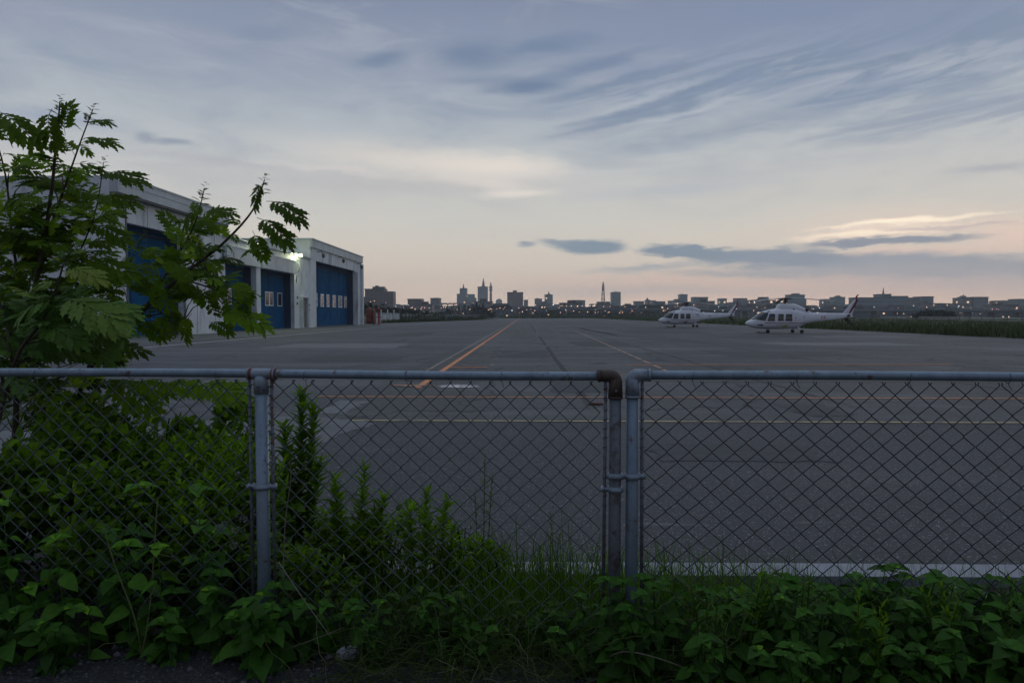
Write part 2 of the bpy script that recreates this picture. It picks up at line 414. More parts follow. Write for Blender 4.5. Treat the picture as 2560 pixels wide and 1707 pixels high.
# lighter concrete let into the asphalt on the left
M_conc = plain('worn concrete', (.10,.105,.112,1), .85, var=.25, scale=1.2, bmp=.3, dirt=(.07,.072,.08,1), dscale=.9, damt=.6)
cp = [(-60,1000),(180,968),(420,985),(500,962),(600,955),(720,957),(800,962),(868,972),(830,984),(775,1000),(735,1018),(700,1045),(640,1085),(520,1140),(330,1180),(-60,1200)]
cq = []
for i in range(len(cp)):
    (xa, ya), (xb, yb) = cp[i], cp[(i+1) % len(cp)]
    for k in range(6): cq.append((xa+(xb-xa)*k/6+rnd.uniform(-6, 6), ya+(yb-ya)*k/6+rnd.uniform(-2.5, 2.5)))
sheet('concrete_patch', [gr(x, y) for x, y in cq], .004, M_conc)
# kerb beyond the fence, cast in lengths
M_kerb = plain('kerb concrete', (.21,.225,.26,1), .8, var=.22, scale=3.5, bmp=.3, dirt=(.15,.16,.16,1), dscale=5, damt=.5)
kb = MB(); x = -9.0
while x < 11:
    kb.box(x+.006, x+1.994, 3.765+.002*x, 3.962+.002*x, -.01, .055); x += 2.0
tag(kb.build('kerb', M_kerb), kind='structure')
# paint
def paint(name, c, wear=.5, scale=3.5, under=(.09,.09,.095,1)):
    m, nt, b = newmat(name); co = objco(nt)
    n1 = noise(nt, co, scale, 6, .75)
    cc = mixc(nt, maprange(n1, wear-.06, wear+.12), c, under)
    nt.links.new(cc.s, b.inputs['Base Color']); b.inputs['Roughness'].default_value = .75; return m
M_or = paint('orange paint', (.60,.22,.075,1), .56); M_ye = paint('yellow paint', (.55,.44,.20,1), .54)
M_wh = paint('white paint', (.62,.62,.58,1), .60); M_pa = paint('pale worn paint', (.30,.25,.21,1), .50); M_red = paint('red paint', (.34,.06,.05,1), .6)
def band(name, x0, y0, x1, y1, w, m, z=.008, n=1):
    mb = MB(); d = Vector((x1-x0, y1-y0, 0)); L = d.length; d.normalize(); s = Vector((-d.y, d.x, 0))*w/2
    k = max(1, int(L/1.5)) if L < 60 else 24
    for i in range(k):
        a = Vector((x0, y0, z))+d*L*i/k; c = Vector((x0, y0, z))+d*L*(i+1)/k
        mb.face([a-s, c-s, c+s, a+s])
    o = mb.build(name, m); o['kind'] = 'structure'; return o
band('centre_line', -2.2, 14.0, -1.75, 335, .15, M_or)
band('pale_line', -2.62, 18.0, -2.45, 330, .07, M_pa)
band('red_line', -2.10, 38, -2.04, 52, .12, M_red, .012)
band('edge_line', -17.6, 20, -18.4, 160, .15, M_wh)
band('apron_line', -3.8, 12.45, 40, 12.1, .085, M_or, .012)
band('stand_line', -2.46, 9.62, 30, 9.42, .058, M_ye, .012)
band('far_apron_line', 3.1, 20.6, 13, 20.9, .14, M_or, .012)
for (x0, y0, x1, y1, w) in ((14, 23.5, 24, 23.5, .10), (16, 31, 27, 31.5, .14), (9, 52, 17, 52.2, .2), (18, 45, 30, 45.5, .2), (12, 70, 20, 70, .25), (22, 37, 31, 37.4, .14), (5, 96, 14, 96, .3)):
    band('worn_line', x0, y0, x1, y1, w, M_pa)
mb = MB(); y = 18.9; k = 0
while y < 60:
    w = rnd.uniform(.5, .9); x0 = -1.92+rnd.uniform(0, .1)
    mb.face([(x0, y, .008), (x0+w, y, .008), (x0+w, y+.09, .008), (x0, y+.09, .008)])
    if k % 2: mb.face([(-1.02, y, .008), (-.9, y, .008), (-.9, y+.3, .008), (-1.02, y+.3, .008)])
    if k % 3 == 0: mb.face([(-2.72, y, .008), (-2.5, y, .008), (-2.5, y+.15, .008), (-2.72, y+.15, .008)])
    y += 1.3 + y*.012; k += 1
tag(mb.build('hatch_marks', M_pa), kind='structure')
band('orange_rung', -2.1, 19.6, -1.05, 19.6, .16, M_or, .012)
mb = MB(); y = 17.5
while y < 140:
    t = (y-18)/56; x = 3.8 + 1.35*min(t, 1) + (.4*(t-1) if t > 1 else 0)
    mb.face([(x, y, .008), (x+.11, y, .008), (x+.12, y+1.4, .008), (x+.01, y+1.4, .008)]); y += 1.9
tag(mb.build('dashed_line', paint('faded orange paint', (.34,.22,.15,1), .54)), kind='structure')
M_pdark = plain('fresh tarmac patch', (.040,.043,.048,1), .9, var=.3, scale=6, bmp=.3)
M_plight = plain('bleached tarmac patch', (.125,.13,.135,1), .9, var=.3, scale=5, bmp=.3)
def rough_rect(x0, x1, y0, y1, j):
    P = []
    for (ax_, ay_), (bx_, by_) in (((x0,y0),(x1,y0)), ((x1,y0),(x1,y1)), ((x1,y1),(x0,y1)), ((x0,y1),(x0,y0))):
        for k in range(7): P.append((ax_+(bx_-ax_)*k/7+rnd.uniform(-j, j), ay_+(by_-ay_)*k/7+rnd.uniform(-j, j)))
    return P
for k, (x0, x1, y0, y1, m_) in enumerate(((.6,2.0,13.2,15.6,M_pdark),(5.2,8.4,16.8,18.6,M_plight),(-7.5,-4.2,22,25,M_pdark),(7.5,12.5,25,28.5,M_pdark),(-12,-6,31,36,M_plight),(2.6,5.6,33,39,M_pdark),
        (13,20,34,38,M_plight),(-1.2,.9,24,29,M_pdark),(-10,-7.5,48,60,M_pdark),(9,16,58,66,M_pdark),(4.2,5.0,10.2,11.6,M_pdark),(-3.2,-2.7,10.3,11.9,M_plight),(20,27,47,50,M_plight),(1.4,3.2,7.0,7.9,M_pdark))):
    sheet('tarmac_patch', rough_rect(x0, x1, y0, y1, .05+.004*y0), .005, m_)
M_rub = paint('tyre rubber', (.030,.030,.032,1), .50, 5)
def tyre(pts, w):
    mb = MB()
    P = [Vector((x, y, .0065)) for x, y in pts]; Q = []
    for i in range(len(P)-1): Q += [P[i].lerp(P[i+1], t/6) for t in range(6)]
    Q.append(P[-1])
    for i in range(len(Q)-1):
        d_ = (Q[i+1]-Q[i]).normalized(); s_ = Vector((-d_.y, d_.x, 0))*w/2; mb.face([Q[i]-s_, Q[i+1]-s_, Q[i+1]+s_, Q[i]+s_])
    tag(mb.build('tyre_mark', M_rub), kind='structure')
for off in (0, 1.9): tyre([(-9+off, 14), (-5+off, 20), (-1+off*.9, 30), (1+off*.9, 48), (1.6+off, 90)], .22)
for off in (0, 2.1): tyre([(26, 21+off), (18, 26+off), (11, 34+off), (7, 50+off), (6.5, 80)], .25)
def scuff(name, x, y, w, h, m, z):
    pts = []
    for i in range(26):
        a = 2*math.pi*i/26; r = 1+rnd.uniform(-.28, .25)
        pts.append((x+w*math.cos(a)*r, y+h*math.sin(a)*r))
    sheet(name, pts, z, m)
scuff('white_scuff', -1.35, 14.35, .45, .28, paint('chalky scuff', (.62,.60,.60,1), .5, 4), .010)
scuff('orange_scuff', -2.35, 14.4, .45, .18, paint('orange scuff', (.42,.20,.11,1), .48, 5), .014)
rs = MB(); rs.ball((0,0,0), .17, .035, .02, 10, 5, jit=.2)
tag(rs.build('rusty_offcut', plain('rust', (.09,.035,.022,1), .9, var=.4, scale=12), loc=gr(1368, 930)+Vector((0,0,.02))), 'small rust brown scrap lying on the asphalt just left of the split between the fences', 'debris')
# ------------------------------------------------------------------ hangars
M_wall = plain('painted wall', (.52,.575,.61,1), .75, var=.12, scale=.8, bmp=.15, dirt=(.22,.225,.22,1), dscale=.7, damt=.85)
M_fascia = plain('fascia', (.38,.44,.47,1), .6, var=.14, scale=.6, dirt=(.24,.27,.30,1), dscale=.5, damt=.7)
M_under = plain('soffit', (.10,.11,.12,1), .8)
M_roof = plain('roof sheet', (.22,.24,.26,1), .7)
M_blue = plain('blue door', (.004,.070,.175,1), .8, var=.25, scale=.7, dirt=(.012,.05,.11,1), dscale=.7, damt=.6)
M_blue.node_tree.nodes['Principled BSDF'].inputs['Specular IOR Level'].default_value = .03
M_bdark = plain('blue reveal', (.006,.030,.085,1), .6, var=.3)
M_frame = plain('window frame', (.62,.66,.66,1), .5)
m, nt, b = newmat('dark pane'); b.inputs['Base Color'].default_value = (.02,.03,.04,1); b.inputs['Roughness'].default_value = .12; M_pane = m
m, nt, b = newmat('lit pane'); co = objco(nt)
n1 = noise(nt, objco(nt, (1, 1, 2.2)), 2.2, 3, .7)
c_ = ramp(nt, n1, [(.38, (.02,.02,.025,1)), (.5, (.16,.12,.11,1)), (.62, (.75,.78,.72,1))], 'CONSTANT')
b.inputs['Base Color'].default_value = (.03,.03,.035,1); nt.links.new(c_.s, b.inputs['Emission Color']); b.inputs['Emission Strength'].default_value = .55; b.inputs['Roughness'].default_value = .2
M_litpane = m
M_seam = plain('door seam', (.004,.012,.035,1), .8)
M_grey = plain('grey steel door', (.13,.135,.12,1), .6, var=.2)
FX = -26.0
def wallbox(mb, y0, y1, z0, z1, x1=FX, t=.4, mi=0): mb.box(x1-t, x1, y0, y1, z0, z1, mi)
def window(parent, x, y0, y1, z0, z1, lit=False, mid=False):
    w = MB(); f = .09
    w.box(x, x+.05, y0, y0+f, z0, z1); w.box(x, x+.05, y1-f, y1, z0, z1); w.box(x, x+.05, y0+f, y1-f, z0, z0+f); w.box(x, x+.05, y0+f, y1-f, z1-f, z1)
    if mid: ym = (y0+y1)/2; w.box(x, x+.05, ym-.13, ym+.13, z0+f, z1-f)
    w.box(x, x+.02, y0+f, y1-f, z0+f, z1-f, 1)
    return w.build('window', [M_frame, M_litpane if lit else M_pane], parent)
def big_door(root, y0, y1, top, depth, seams, wins, lit=False):
    x = FX - depth
    mb = MB(); mb.box(x-.15, x, y0-.3, y1+.02, .06, top+.3)
    for s in seams: mb.box(x-.002, x+.03, s-.035, s+.035, .06, top, 1)
    k = y0+.6
    while False:          # shallow ribs of the folding leaves
        mb.box(x, x+.018, k-.02, k+.02, .06, top, 0); k += 1.15
    d = mb.build('door', [M_blue, M_seam], root)
    for w in wins: window(d, x+.02, *w[:4], lit=lit, mid=len(w) > 5)
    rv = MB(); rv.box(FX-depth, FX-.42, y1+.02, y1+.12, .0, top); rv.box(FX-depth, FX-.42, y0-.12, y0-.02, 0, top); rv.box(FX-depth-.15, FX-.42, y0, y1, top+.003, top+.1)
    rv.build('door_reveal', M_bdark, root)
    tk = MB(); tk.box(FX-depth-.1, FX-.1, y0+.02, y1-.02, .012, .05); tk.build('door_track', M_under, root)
    hd = MB(); hd.box(x+.03, x+.14, y0, y1, top-.45, top-.28); hd.build('door_head_rail', M_seam, root); return d

h1 = empty('hangar', (0,0,0), label='largest nearest hangar behind the saplings with an overhanging grey fascia', cat='hangar')
mb = MB(); Y0, Y1, H = 43.1, 58.6, 10.25
wallbox(mb, Y0+.003, 44.5, 0, 9.2); wallbox(mb, 51.8, Y1, 0, 9.2); wallbox(mb, 44.5, 51.8, 7.57, 9.2)
mb.box(-62, FX, Y0-.4, Y0, 0, H-.003); mb.box(-62, -61.6, Y0, Y1, 0, 9.2); mb.box(-61.6, FX-.4, Y1-.4, Y1-.01, 0, 9.2)
mb.build('wall', M_wall, h1)
mb = MB(); mb.box(FX-.38, FX+.55, Y0-.38, Y1+.3, 9.25, H+.0); mb.box(FX-.30, FX+.60, Y0-.42, Y1+.32, H+.002, H+.12)
mb.box(FX+.55, FX+.58, Y0-.38, Y1+.3, 9.80, 9.84)
mb.build('fascia', M_fascia, h1)
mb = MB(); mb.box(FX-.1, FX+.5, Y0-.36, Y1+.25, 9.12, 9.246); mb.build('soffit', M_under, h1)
for y in (47.0, 50.5, 54.0, 57.2):
    mb = MB(); mb.box(FX, FX+.012, y-.02, y+.02, 7.6 if y < 52 else .1, 9.1); mb.build('panel_joint', M_under, h1)
mb = MB(); mb.box(-61.9, FX-.39, Y0-.3, Y1-.1, 9.21, 9.5); mb.build('roof', M_roof, h1)
for q in ((44.34, 44.48, 9.1), (51.83, 52.1, 7.5)): mb = MB(); mb.box(FX, FX+.05, q[0], q[1], 0, q[2]); mb.build('downpipe', M_under, h1)
big_door(h1, 44.5, 51.8, 7.57, 1.2, [46.9, 49.3], [(45.2,46.3,2.5,4.0)])
mb = MB(); mb.box(FX, FX+.5, 54.6, 55.5, 5.3, 6.0); mb.box(FX+.5, FX+.55, 54.5, 55.6, 5.25, 6.05)
mb.build('air_unit', M_under, h1)
mb = MB(); mb.box(FX, FX+.03, 56.0, 57.0, 3.1, 5.9); mb.build('grille', M_grey, h1)

h2 = empty('hangar', (0,0,0), label='low middle hangar with two blue doors split by a white pillar, lit by floodlights', cat='hangar')
mb = MB(); Y0, Y1 = 58.64, 83.0
wallbox(mb, Y0, 59.2, 0, 8.3); wallbox(mb, 65.8, 66.9, 0, 8.3, FX+.12, .52); wallbox(mb, 77.0, Y1-.01, 0, 8.3, FX+.02, .42)
wallbox(mb, 59.2, 65.8, 6.15, 8.3); wallbox(mb, 66.9, 77.0, 6.15, 8.3)
mb.box(-50, FX-.4, Y0, Y0+.3, 0, 8.2); mb.build('wall', M_wall, h2)
mb = MB(); mb.box(FX+.13, FX+.42, Y0+.02, 66.2, 6.15, 7.5); mb.box(FX+.13, FX+.42, 66.9, 77.0, 6.15, 7.5)
mb.box(FX+.0, FX+.30, Y0+.02, Y1-.02, 8.302, 8.42); mb.box(FX+.13, FX+.45, 59.5, 77.02, 7.502, 7.58)
mb.build('fascia', M_fascia, h2)
mb = MB(); mb.box(-50, FX-.01, Y0+.3, Y1-.02, 8.31, 8.40); mb.build('roof', M_roof, h2)
big_door(h2, 59.2, 65.8, 6.15, 1.15, [61.5], [(60.1,61.0,2.5,4.0), (62.0,62.9,2.5,4.0), (63.8,65.2,2.5,4.0)])
big_door(h2, 66.9, 77.0, 6.15, 1.15, [72.4], [(68.8,69.9,2.5,4.0), (71.2,73.5,2.5,4.0,False,True), (74.8,76.2,2.5,4.0)])
mb = MB(); mb.box(FX+.02, FX+.06, 79.2, 81.1, .12, 3.55); mb.box(FX+.06, FX+.075, 80.12, 80.18, .15, 3.5); dr = mb.build('side_door', M_grey, h2)
mb = MB(); mb.box(FX+.06, FX+.12, 80.3, 80.4, 1.5, 1.7); mb.build('handle', M_under, dr)
mb = MB(); mb.box(FX+.02, FX+.35, 79.05, 79.19, 0, 3.7); mb.box(FX+.02, FX+.35, 81.11, 81.2, 0, 3.7); mb.box(FX+.02, FX+.35, 79.19, 81.11, 3.56, 3.7); mb.build('door_frame', M_wall, h2)
for (y, z, s) in ((81.9, 2.0, .28), (82.1, 2.6, .2), (77.8, 2.7, .22), (77.9, 3.4, .2)):
    mb = MB(); mb.box(FX+.02, FX+.12, y, y+s, z, z+s*1.3); mb.build('switch_box', M_under, h2)
M_lamp = emit('floodlight glass', (.95,1,.62,1), 30)
M_cable = plain('fitting', (.05,.055,.05,1), .5)
for (y, z, e) in ((77.6, 8.3, 380), (66.6, 8.6, 380)):
    mb = MB(); mb.tube([(FX+.1, y, z-.5), (FX+.5, y, z-.45), (FX+.62, y, z-.15)], .04, 6); mb.box(FX+.47, FX+.80, y-.2, y+.2, z-.18, z-.14)
    fl = mb.build('floodlight', M_cable, h2)
    g = MB(); g.ball((FX+.63, y, z), .17, .19, .15, 10, 6); g.build('lamp', M_lamp, fl)
    ld = bpy.data.lights.new('floodlight_glow', 'POINT'); ld.energy = e; ld.color = (.93, 1, .55); ld.shadow_soft_size = .16
    lo = bpy.data.objects.new('floodlight_glow', ld); COL.objects.link(lo); lo.location = (FX+.55, y-.35, z+.05); lo.parent = fl
mb = MB(); mb.tube([(FX+.5, 77.15, 7.4), (FX+.55, 77.2, 6.6), (FX+.3, 77.15, 6.2), (FX+.2, 77.2, 5.2)], .05, 6); mb.build('cable', M_cable, h2)

h3 = empty('hangar', (0,0,0), label='tall farthest hangar with a row of lit windows across its blue door', cat='hangar')
mb = MB(); Y0, Y1, H = 83.0, 109.3, 10.75
mb.box(-56, FX, Y0, Y0+.4, 0, H); wallbox(mb, Y0+.4, 85.3, 0, H-.003); wallbox(mb, 85.3, 105.3, 8.3, H-.003); wallbox(mb, 105.3, Y1-.4, 0, H-.003)
mb.box(-56, FX, Y1-.4, Y1, 0, H); mb.box(-56, -55.6, Y0+.4, Y1-.4, 0, H-.003); mb.build('wall', M_wall, h3)
mb = MB(); mb.box(FX, FX+.22, Y0-.1, Y1+.1, H-.95, H+.002); mb.box(-56.1, FX+.3, Y0-.18, Y0-.002, H-.12, H+.12); mb.box(FX-.1, FX+.32, Y0, Y1+.15, H+.003, H+.14)
mb.build('fascia', M_fascia, h3)
mb = MB(); mb.box(-55.6, FX-.4, Y0+.4, Y1-.4, H-.5, H-.3); mb.build('roof', M_roof, h3)
big_door(h3, 85.3, 105.3, 8.3, 1.35, [90.2, 95.9, 101.3], [(88.6,90.0,2.65,4.4), (91.4,92.9,2.65,4.4), (94.2,95.6,2.65,4.4), (97.2,98.9,2.65,4.4), (100.2,101.1,2.65,4.4), (101.5,102.3,2.65,4.4), (103.5,105.0,2.65,4.4)], lit=True)
mb = MB(); mb.box(FX, FX+.35, 105.4, 106.2, 0, 8.2); mb.box(FX, FX+.35, 108.5, 109.3, 0, 9.6); mb.build('pier', M_wall, h3)
for (y, z) in ((86.0, 9.0), (95.6, 9.1), (106.3, 9.0)):
    mb = MB(); mb.tube([(FX+.02, y, z+.5), (FX+.5, y, z+.55), (FX+.75, y, z+.2)], .05, 6); mb.ball((FX+.75, y, z), .22, .22, .3, 8, 5); mb.build('wall_lamp', M_cable, h3)

# hard standing in front of the hangars
M_strip = plain('hangar strip', (.085,.098,.092,1), .85, var=.25, scale=.6, bmp=.2, dirt=(.04,.045,.045,1), dscale=.5)
sheet('hangar_strip', [(-25.99,36),(-19.5,36),(-20.2,112),(-20.6,160),(-25.99,130)], .004, M_strip)

# ------------------------------------------------------------------ left of the runway, beyond the hangars
M_redd = plain('dull red steel', (.12,.022,.018,1), .6, var=.3, scale=2); M_redb = plain('bright red steel', (.30,.022,.014,1), .5, var=.2, scale=2)
M_pinkd = plain('faded pink steel', (.20,.08,.07,1), .7, var=.3, scale=2)
t = empty('storage_tank', (-25.15, 111.2, 0), label='dull red upright tank against the corner of the farthest hangar', cat='tank')
mb = MB(); mb.loft([[(r_*math.cos(2*math.pi*j/14), r_*math.sin(2*math.pi*j/14), z) for j in range(14)] for r_, z in ((.55,.1),(.6,.15),(.6,2.3),(.5,2.6),(.2,2.75))]); mb.build('tank_body', M_redd, t)
for z in (.7, 1.6):
    mb = MB(); mb.loft([[(r_*math.cos(2*math.pi*j/14), r_*math.sin(2*math.pi*j/14), z+dz) for j in range(14)] for r_, dz in ((.6,0),(.64,.02),(.64,.1),(.6,.12))]); mb.build('hoop', M_redb, t)
t = empty('gas_cylinder', (-24.35, 110.9, 0), label='faded pink narrow cylinder between the dull red tank and the bright red post', cat='cylinder')
mb = MB(); mb.loft([[(r_*math.cos(2*math.pi*j/12), r_*math.sin(2*math.pi*j/12), z) for j in range(12)] for r_, z in ((.25,0),(.27,.05),(.27,2.2),(.12,2.5),(.08,2.55))]); mb.build('cylinder_body', M_pinkd, t)
mb = MB(); mb.box(-.1,.1,-.1,.1,2.551,2.7); mb.build('valve', M_redd, t)
t = empty('fire_hydrant', (-23.6, 110.9, 0), label='bright red standpipe post at the right of the red tank beyond the hangars', cat='hydrant')
mb = MB(); mb.loft([[(r_*math.cos(2*math.pi*j/12), r_*math.sin(2*math.pi*j/12), z) for j in range(12)] for r_, z in ((.26,0),(.26,.1),(.2,.12),(.2,2.4),(.26,2.45),(.2,2.7),(.05,2.8))]); mb.build('post', M_redb, t)
for q in (-1, 1): mb = MB(); mb.tube([(q*.15,0,1.2),(q*.42,0,1.2)], .09, 8); mb.build('outlet', M_redd, t)

M_sheet = plain('white steel sheeting', (.36,.41,.44,1), .6, var=.3, scale=1.2, dirt=(.16,.2,.22,1), dscale=.7, damt=.8)
f = empty('panel_fence', (0,0,0), label='white corrugated steel fence just beyond the farthest hangar', cat='fence')
a, c = src(936, 806, 128), src(1000, 804, 141); a.z = c.z = 0
mb = MB(); n = 46
for i in range(n):
    p0, p1 = a.lerp(c, i/n), a.lerp(c, (i+1)/n); off = .08*(i % 2)
    mb.face([(p0.x, p0.y+off, 0), (p1.x, p1.y+off, 0), (p1.x, p1.y+off, 1.95+.03*math.sin(i)), (p0.x, p0.y+off, 1.95+.03*math.sin(i))])
    mb.face([(p1.x, p1.y+off, 0), (p1.x, p1.y+.08-off, 0), (p1.x, p1.y+.08-off, 1.95), (p1.x, p1.y+off, 1.95)])
mb.build('sheeting', M_sheet, f)
for k in range(5):
    q = a.lerp(c, k/4); mb = MB(); mb.box(q.x-.09, q.x+.09, q.y-.2, q.y-.02, 0, 2.6); mb.build('post', M_frame if k != 4 else M_under, f)
mb = MB(); mb.tube([a+Vector((0,-.1,1.75)), c+Vector((0,-.1,1.75))], .04, 4); mb.build('rail', M_under, f)
M_mesh = plain('grey boarding', (.12,.15,.15,1), .8, var=.35, scale=.6)
f = empty('low_fence', (0,0,0), label='low grey green boarding fence running away behind the verge left of the runway', cat='fence')
a, c = src(1004, 804, 143), src(1203, 799, 236); a.z = c.z = 0; n = 36
mb = MB()
for i in range(n):
    p0, p1 = a.lerp(c, i/n), a.lerp(c, (i+.96)/n); h = 1.75+.12*math.sin(i*1.7)
    mb.box(p0.x, p1.x, p0.y, p1.y+.05, .05, h)
mb.build('boarding', M_mesh, f)
for i in range(0, n+1, 3):
    q = a.lerp(c, i/n); mb = MB(); mb.box(q.x-.07, q.x+.07, q.y-.16, q.y-.02, 0, 2.1); mb.build('post', M_under, f)
fence_line = (a, c)

# ------------------------------------------------------------------ distant trees and hedges
ORD = ['first','second','third','fourth','fifth','sixth','seventh','eighth','ninth','tenth','eleventh','twelfth','thirteenth','fourteenth','fifteenth','sixteenth','seventeenth','eighteenth','nineteenth','twentieth','twenty first','twenty second','twenty third','twenty fourth','twenty fifth','twenty sixth','twenty seventh','twenty eighth']
LT = leafmat('far foliage', (.010,.018,.010,1), (.030,.048,.018,1), .15, .8)
LTb = leafmat('far conifer foliage', (.006,.012,.010,1), (.016,.030,.018,1), .1, .8)
LTg = leafmat('verge foliage', (.020,.034,.010,1), (.07,.10,.022,1), .25, .8)
M_bark = plain('bark', (.045,.034,.026,1), .9, var=.4, scale=14, bmp=.5)
QUAD = (np.array([(-.5,-.4,0),(.45,-.5,.05),(.5,.42,-.04),(-.42,.5,.1)]), np.array([(0,1,2),(0,2,3)]))
def unit(n_):
    v = rng.normal(size=(n_, 3)); return v/np.linalg.norm(v, axis=1, keepdims=True)
def far_tree(x, y, h, w, n, mat, kind='round', label=None, group=None, name='tree', zb=0.0):
    root = empty(name, (x, y, 0), rnd.uniform(0, 6), label=label, cat='tree' if 'tree' in name else 'shrub', group=group)
    lb = LB(); P = []
    if kind == 'cone':
        z = rng.uniform(0, 1, n)**1.25; r_ = (1-z)*w*(.55+.45*rng.random(n))*(1+.25*np.sin(z*40)); a_ = rng.uniform(0, 6.28, n)
        P = np.stack([r_*np.cos(a_), r_*np.sin(a_), h*(.08+.92*z)], 1)
    else:
        lobes = [(rng.normal(0, .42, 2)*w, rng.uniform(.45, .85)*h, rng.uniform(.25, .5)*w) for _ in range(9)] + [((0, 0), .5*h, .7*w)]
        per = n//len(lobes)
        for (c_, cz, rr) in lobes:
            u = unit(per); k = rr*(.7+.35*rng.random((per, 1)))
            P.append(u*k*np.array([1, 1, .8]) + np.array([c_[0], c_[1], min(cz, h-rr*.7)]))
        P = np.concatenate(P); P = P[P[:, 2] > .1*h]
    s = (h+w)*.5*(.055 if kind == 'cone' else .085)
    lb.add(QUAD, P, unit(len(P)), unit(len(P)), s*rng.uniform(.5, 1.3, len(P)), np.clip(rng.normal(.4, .28, len(P)), 0, 1))
    lb.build('crown', mat, root)
    mb = MB(); mb.tube([(0,0,-.1), (.03*w,0,h*.4), (0,.03*w,h*.75)], [h*.035, h*.025, h*.008], 7)
    if kind != 'cone':
        for a_ in (0, 2.1, 4.2): mb.tube([(0,0,h*.3), (w*.3*math.cos(a_), w*.3*math.sin(a_), h*.6)], [h*.018, h*.006], 5)
    mb.build('trunk', M_bark, root); return root
for i, (sx, ytop, Y) in enumerate(((1146,767,240),(1160,762,232),(1172,764,244),(1183,759,236),(1191,755,238),(1199,762,240),(1207,757,234),(1214,768,242))):
    q = src(sx, ytop, Y); far_tree(q.x, Y, q.z, 1.7+.4*(i % 3), 420, LTb, 'cone', 'dark pointed conifer left of the far runway end, %s from the left in its clump' % ORD[i], 'dark conifers left of the runway', 'conifer_tree')
for i, (sx, ytop, Y) in enumerate(((1127,770,230),(1115,774,226),(1222,774,260),(1230,778,262))):
    q = src(sx, ytop, Y); far_tree(q.x, Y, q.z, 2.6, 330, LTb, 'round', 'small dark bush at the foot of the conifer clump, %s from the left' % ORD[i], 'bushes beside the conifers', 'bush')
for i, (sx, ytop, Y) in enumerate(((905,757,158),(921,755,156),(938,757,160),(953,760,158),(966,765,162),(980,770,165),(995,767,168),(1010,769,170),(1025,770,176),(1040,774,180),(1060,776,190),(1080,779,200),(1098,778,206))):
    q = src(sx, ytop, Y); far_tree(q.x, Y, q.z, 2.2+.3*(i % 3), 420, LT if i % 3 else LTb, 'round', 'rounded dark tree in the row behind the panel fence, %s from the left' % ORD[i], 'trees in the row behind the panel fence', 'tree')
for i, (sx, ytop, Y) in enumerate(((2290,783,205),(2304,777,200),(2320,774,204),(2337,773,199),(2353,773,203),(2369,775,201),(2383,781,205))):
    q = src(sx, ytop, Y); far_tree(q.x, Y, q.z, 2.4, 460, LTb, 'round', 'dark rounded tree beyond the right grass verge, %s from the left in its clump' % ORD[i], 'dark trees beyond the right hand verge', 'tree')
for i in range(26):        # bushes closing the far end of the runway
    sx = 1290 + i*14.5; Y = 352 + rnd.uniform(-4, 8); q = src(sx, 778+rnd.uniform(-3, 4), Y)
    far_tree(q.x, Y, max(q.z, 2.0), 3.0, 230, (LTg, LT, LTb)[i % 3], 'round', 'low bush in the line closing the far runway end, %s from the left' % ORD[i], 'bushes at the far end of the runway', 'bush')
for i in range(22):        # hedge bushes along the verge on the left
    k = i/21; q = fence_line[0].lerp(fence_line[1], k)
    far_tree(q.x+rnd.uniform(.5, 1.0), q.y-1.6, rnd.uniform(1.1, 1.9), 1.5, 200, LTg if i % 3 else LT, 'round', 'low shaggy bush against the low boarding fence, %s from the near end' % ORD[i], 'bushes along the low boarding fence', 'bush')
# rough grass verges
BLADE = (np.array([(-.05,0,0),(.05,0,0),(.035,.55,.05),(-.03,.6,.05),(0,1,.22)]), np.array([(0,1,2),(0,2,3),(3,2,4)]))
def grass(name, label_pts, n, h0, h1, mat, wid, parent=None):
    pts = label_pts(n); n = len(pts)
    d = rng.normal(0, .28, (n, 3)); d[:, 2] = 1
    lb = LB(); lb.add(BLADE, pts, d, np.stack([rng.normal(size=n), rng.normal(size=n), np.zeros(n)], 1), rng.uniform(h0, h1, n), np.clip(rng.normal(.45, .28, n), 0, 1), wid*rng.uniform(.6, 1.4, n))
    o = lb.build(name, mat, parent); o['kind'] = 'stuff'; return o
def verge_pts(n):
    Y = 43 + (345-43)*rng.random(n)**1.7; e = np.interp(Y, [26, 44, 70, 160, 345], [60, 32, 32.5, 33, 35])
    X = e + (rng.random(n)**1.6)*np.where(Y < 90, 46, 95)
    clump = np.sin(X*.9+np.cos(Y*.3)*2)+np.sin(Y*.7+X*.3)
    k = rng.random(n) < .55+.25*clump; return np.stack([X[k], Y[k], np.full(k.sum(), -.01)], 1)
grass('verge_grass', verge_pts, 52000, .25, .85, LTg, 1.3)
def near_verge(n):
    Y = rng.uniform(24, 46, n); e = np.interp(Y, [26, 44], [60, 32]); X = e + rng.random(n)*10
    return np.stack([X, Y, np.full(n, -.01)], 1)
def end_pts(n): return np.stack([rng.uniform(-12, 70, n), rng.uniform(345, 372, n), np.full(n, -.01)], 1)
grass('runway_end_grass', end_pts, 9000, .6, 1.6, LTg, 2.5)
def left_pts(n):
    k = rng.random(n); return np.stack([-27+12.5*k+rng.uniform(-1.6, 1.2, n), 131+102*k+rng.uniform(-2, 2, n), np.full(n, -.01)], 1)
grass('left_verge_grass', left_pts, 9000, .3, .9, LTg, 1.6)
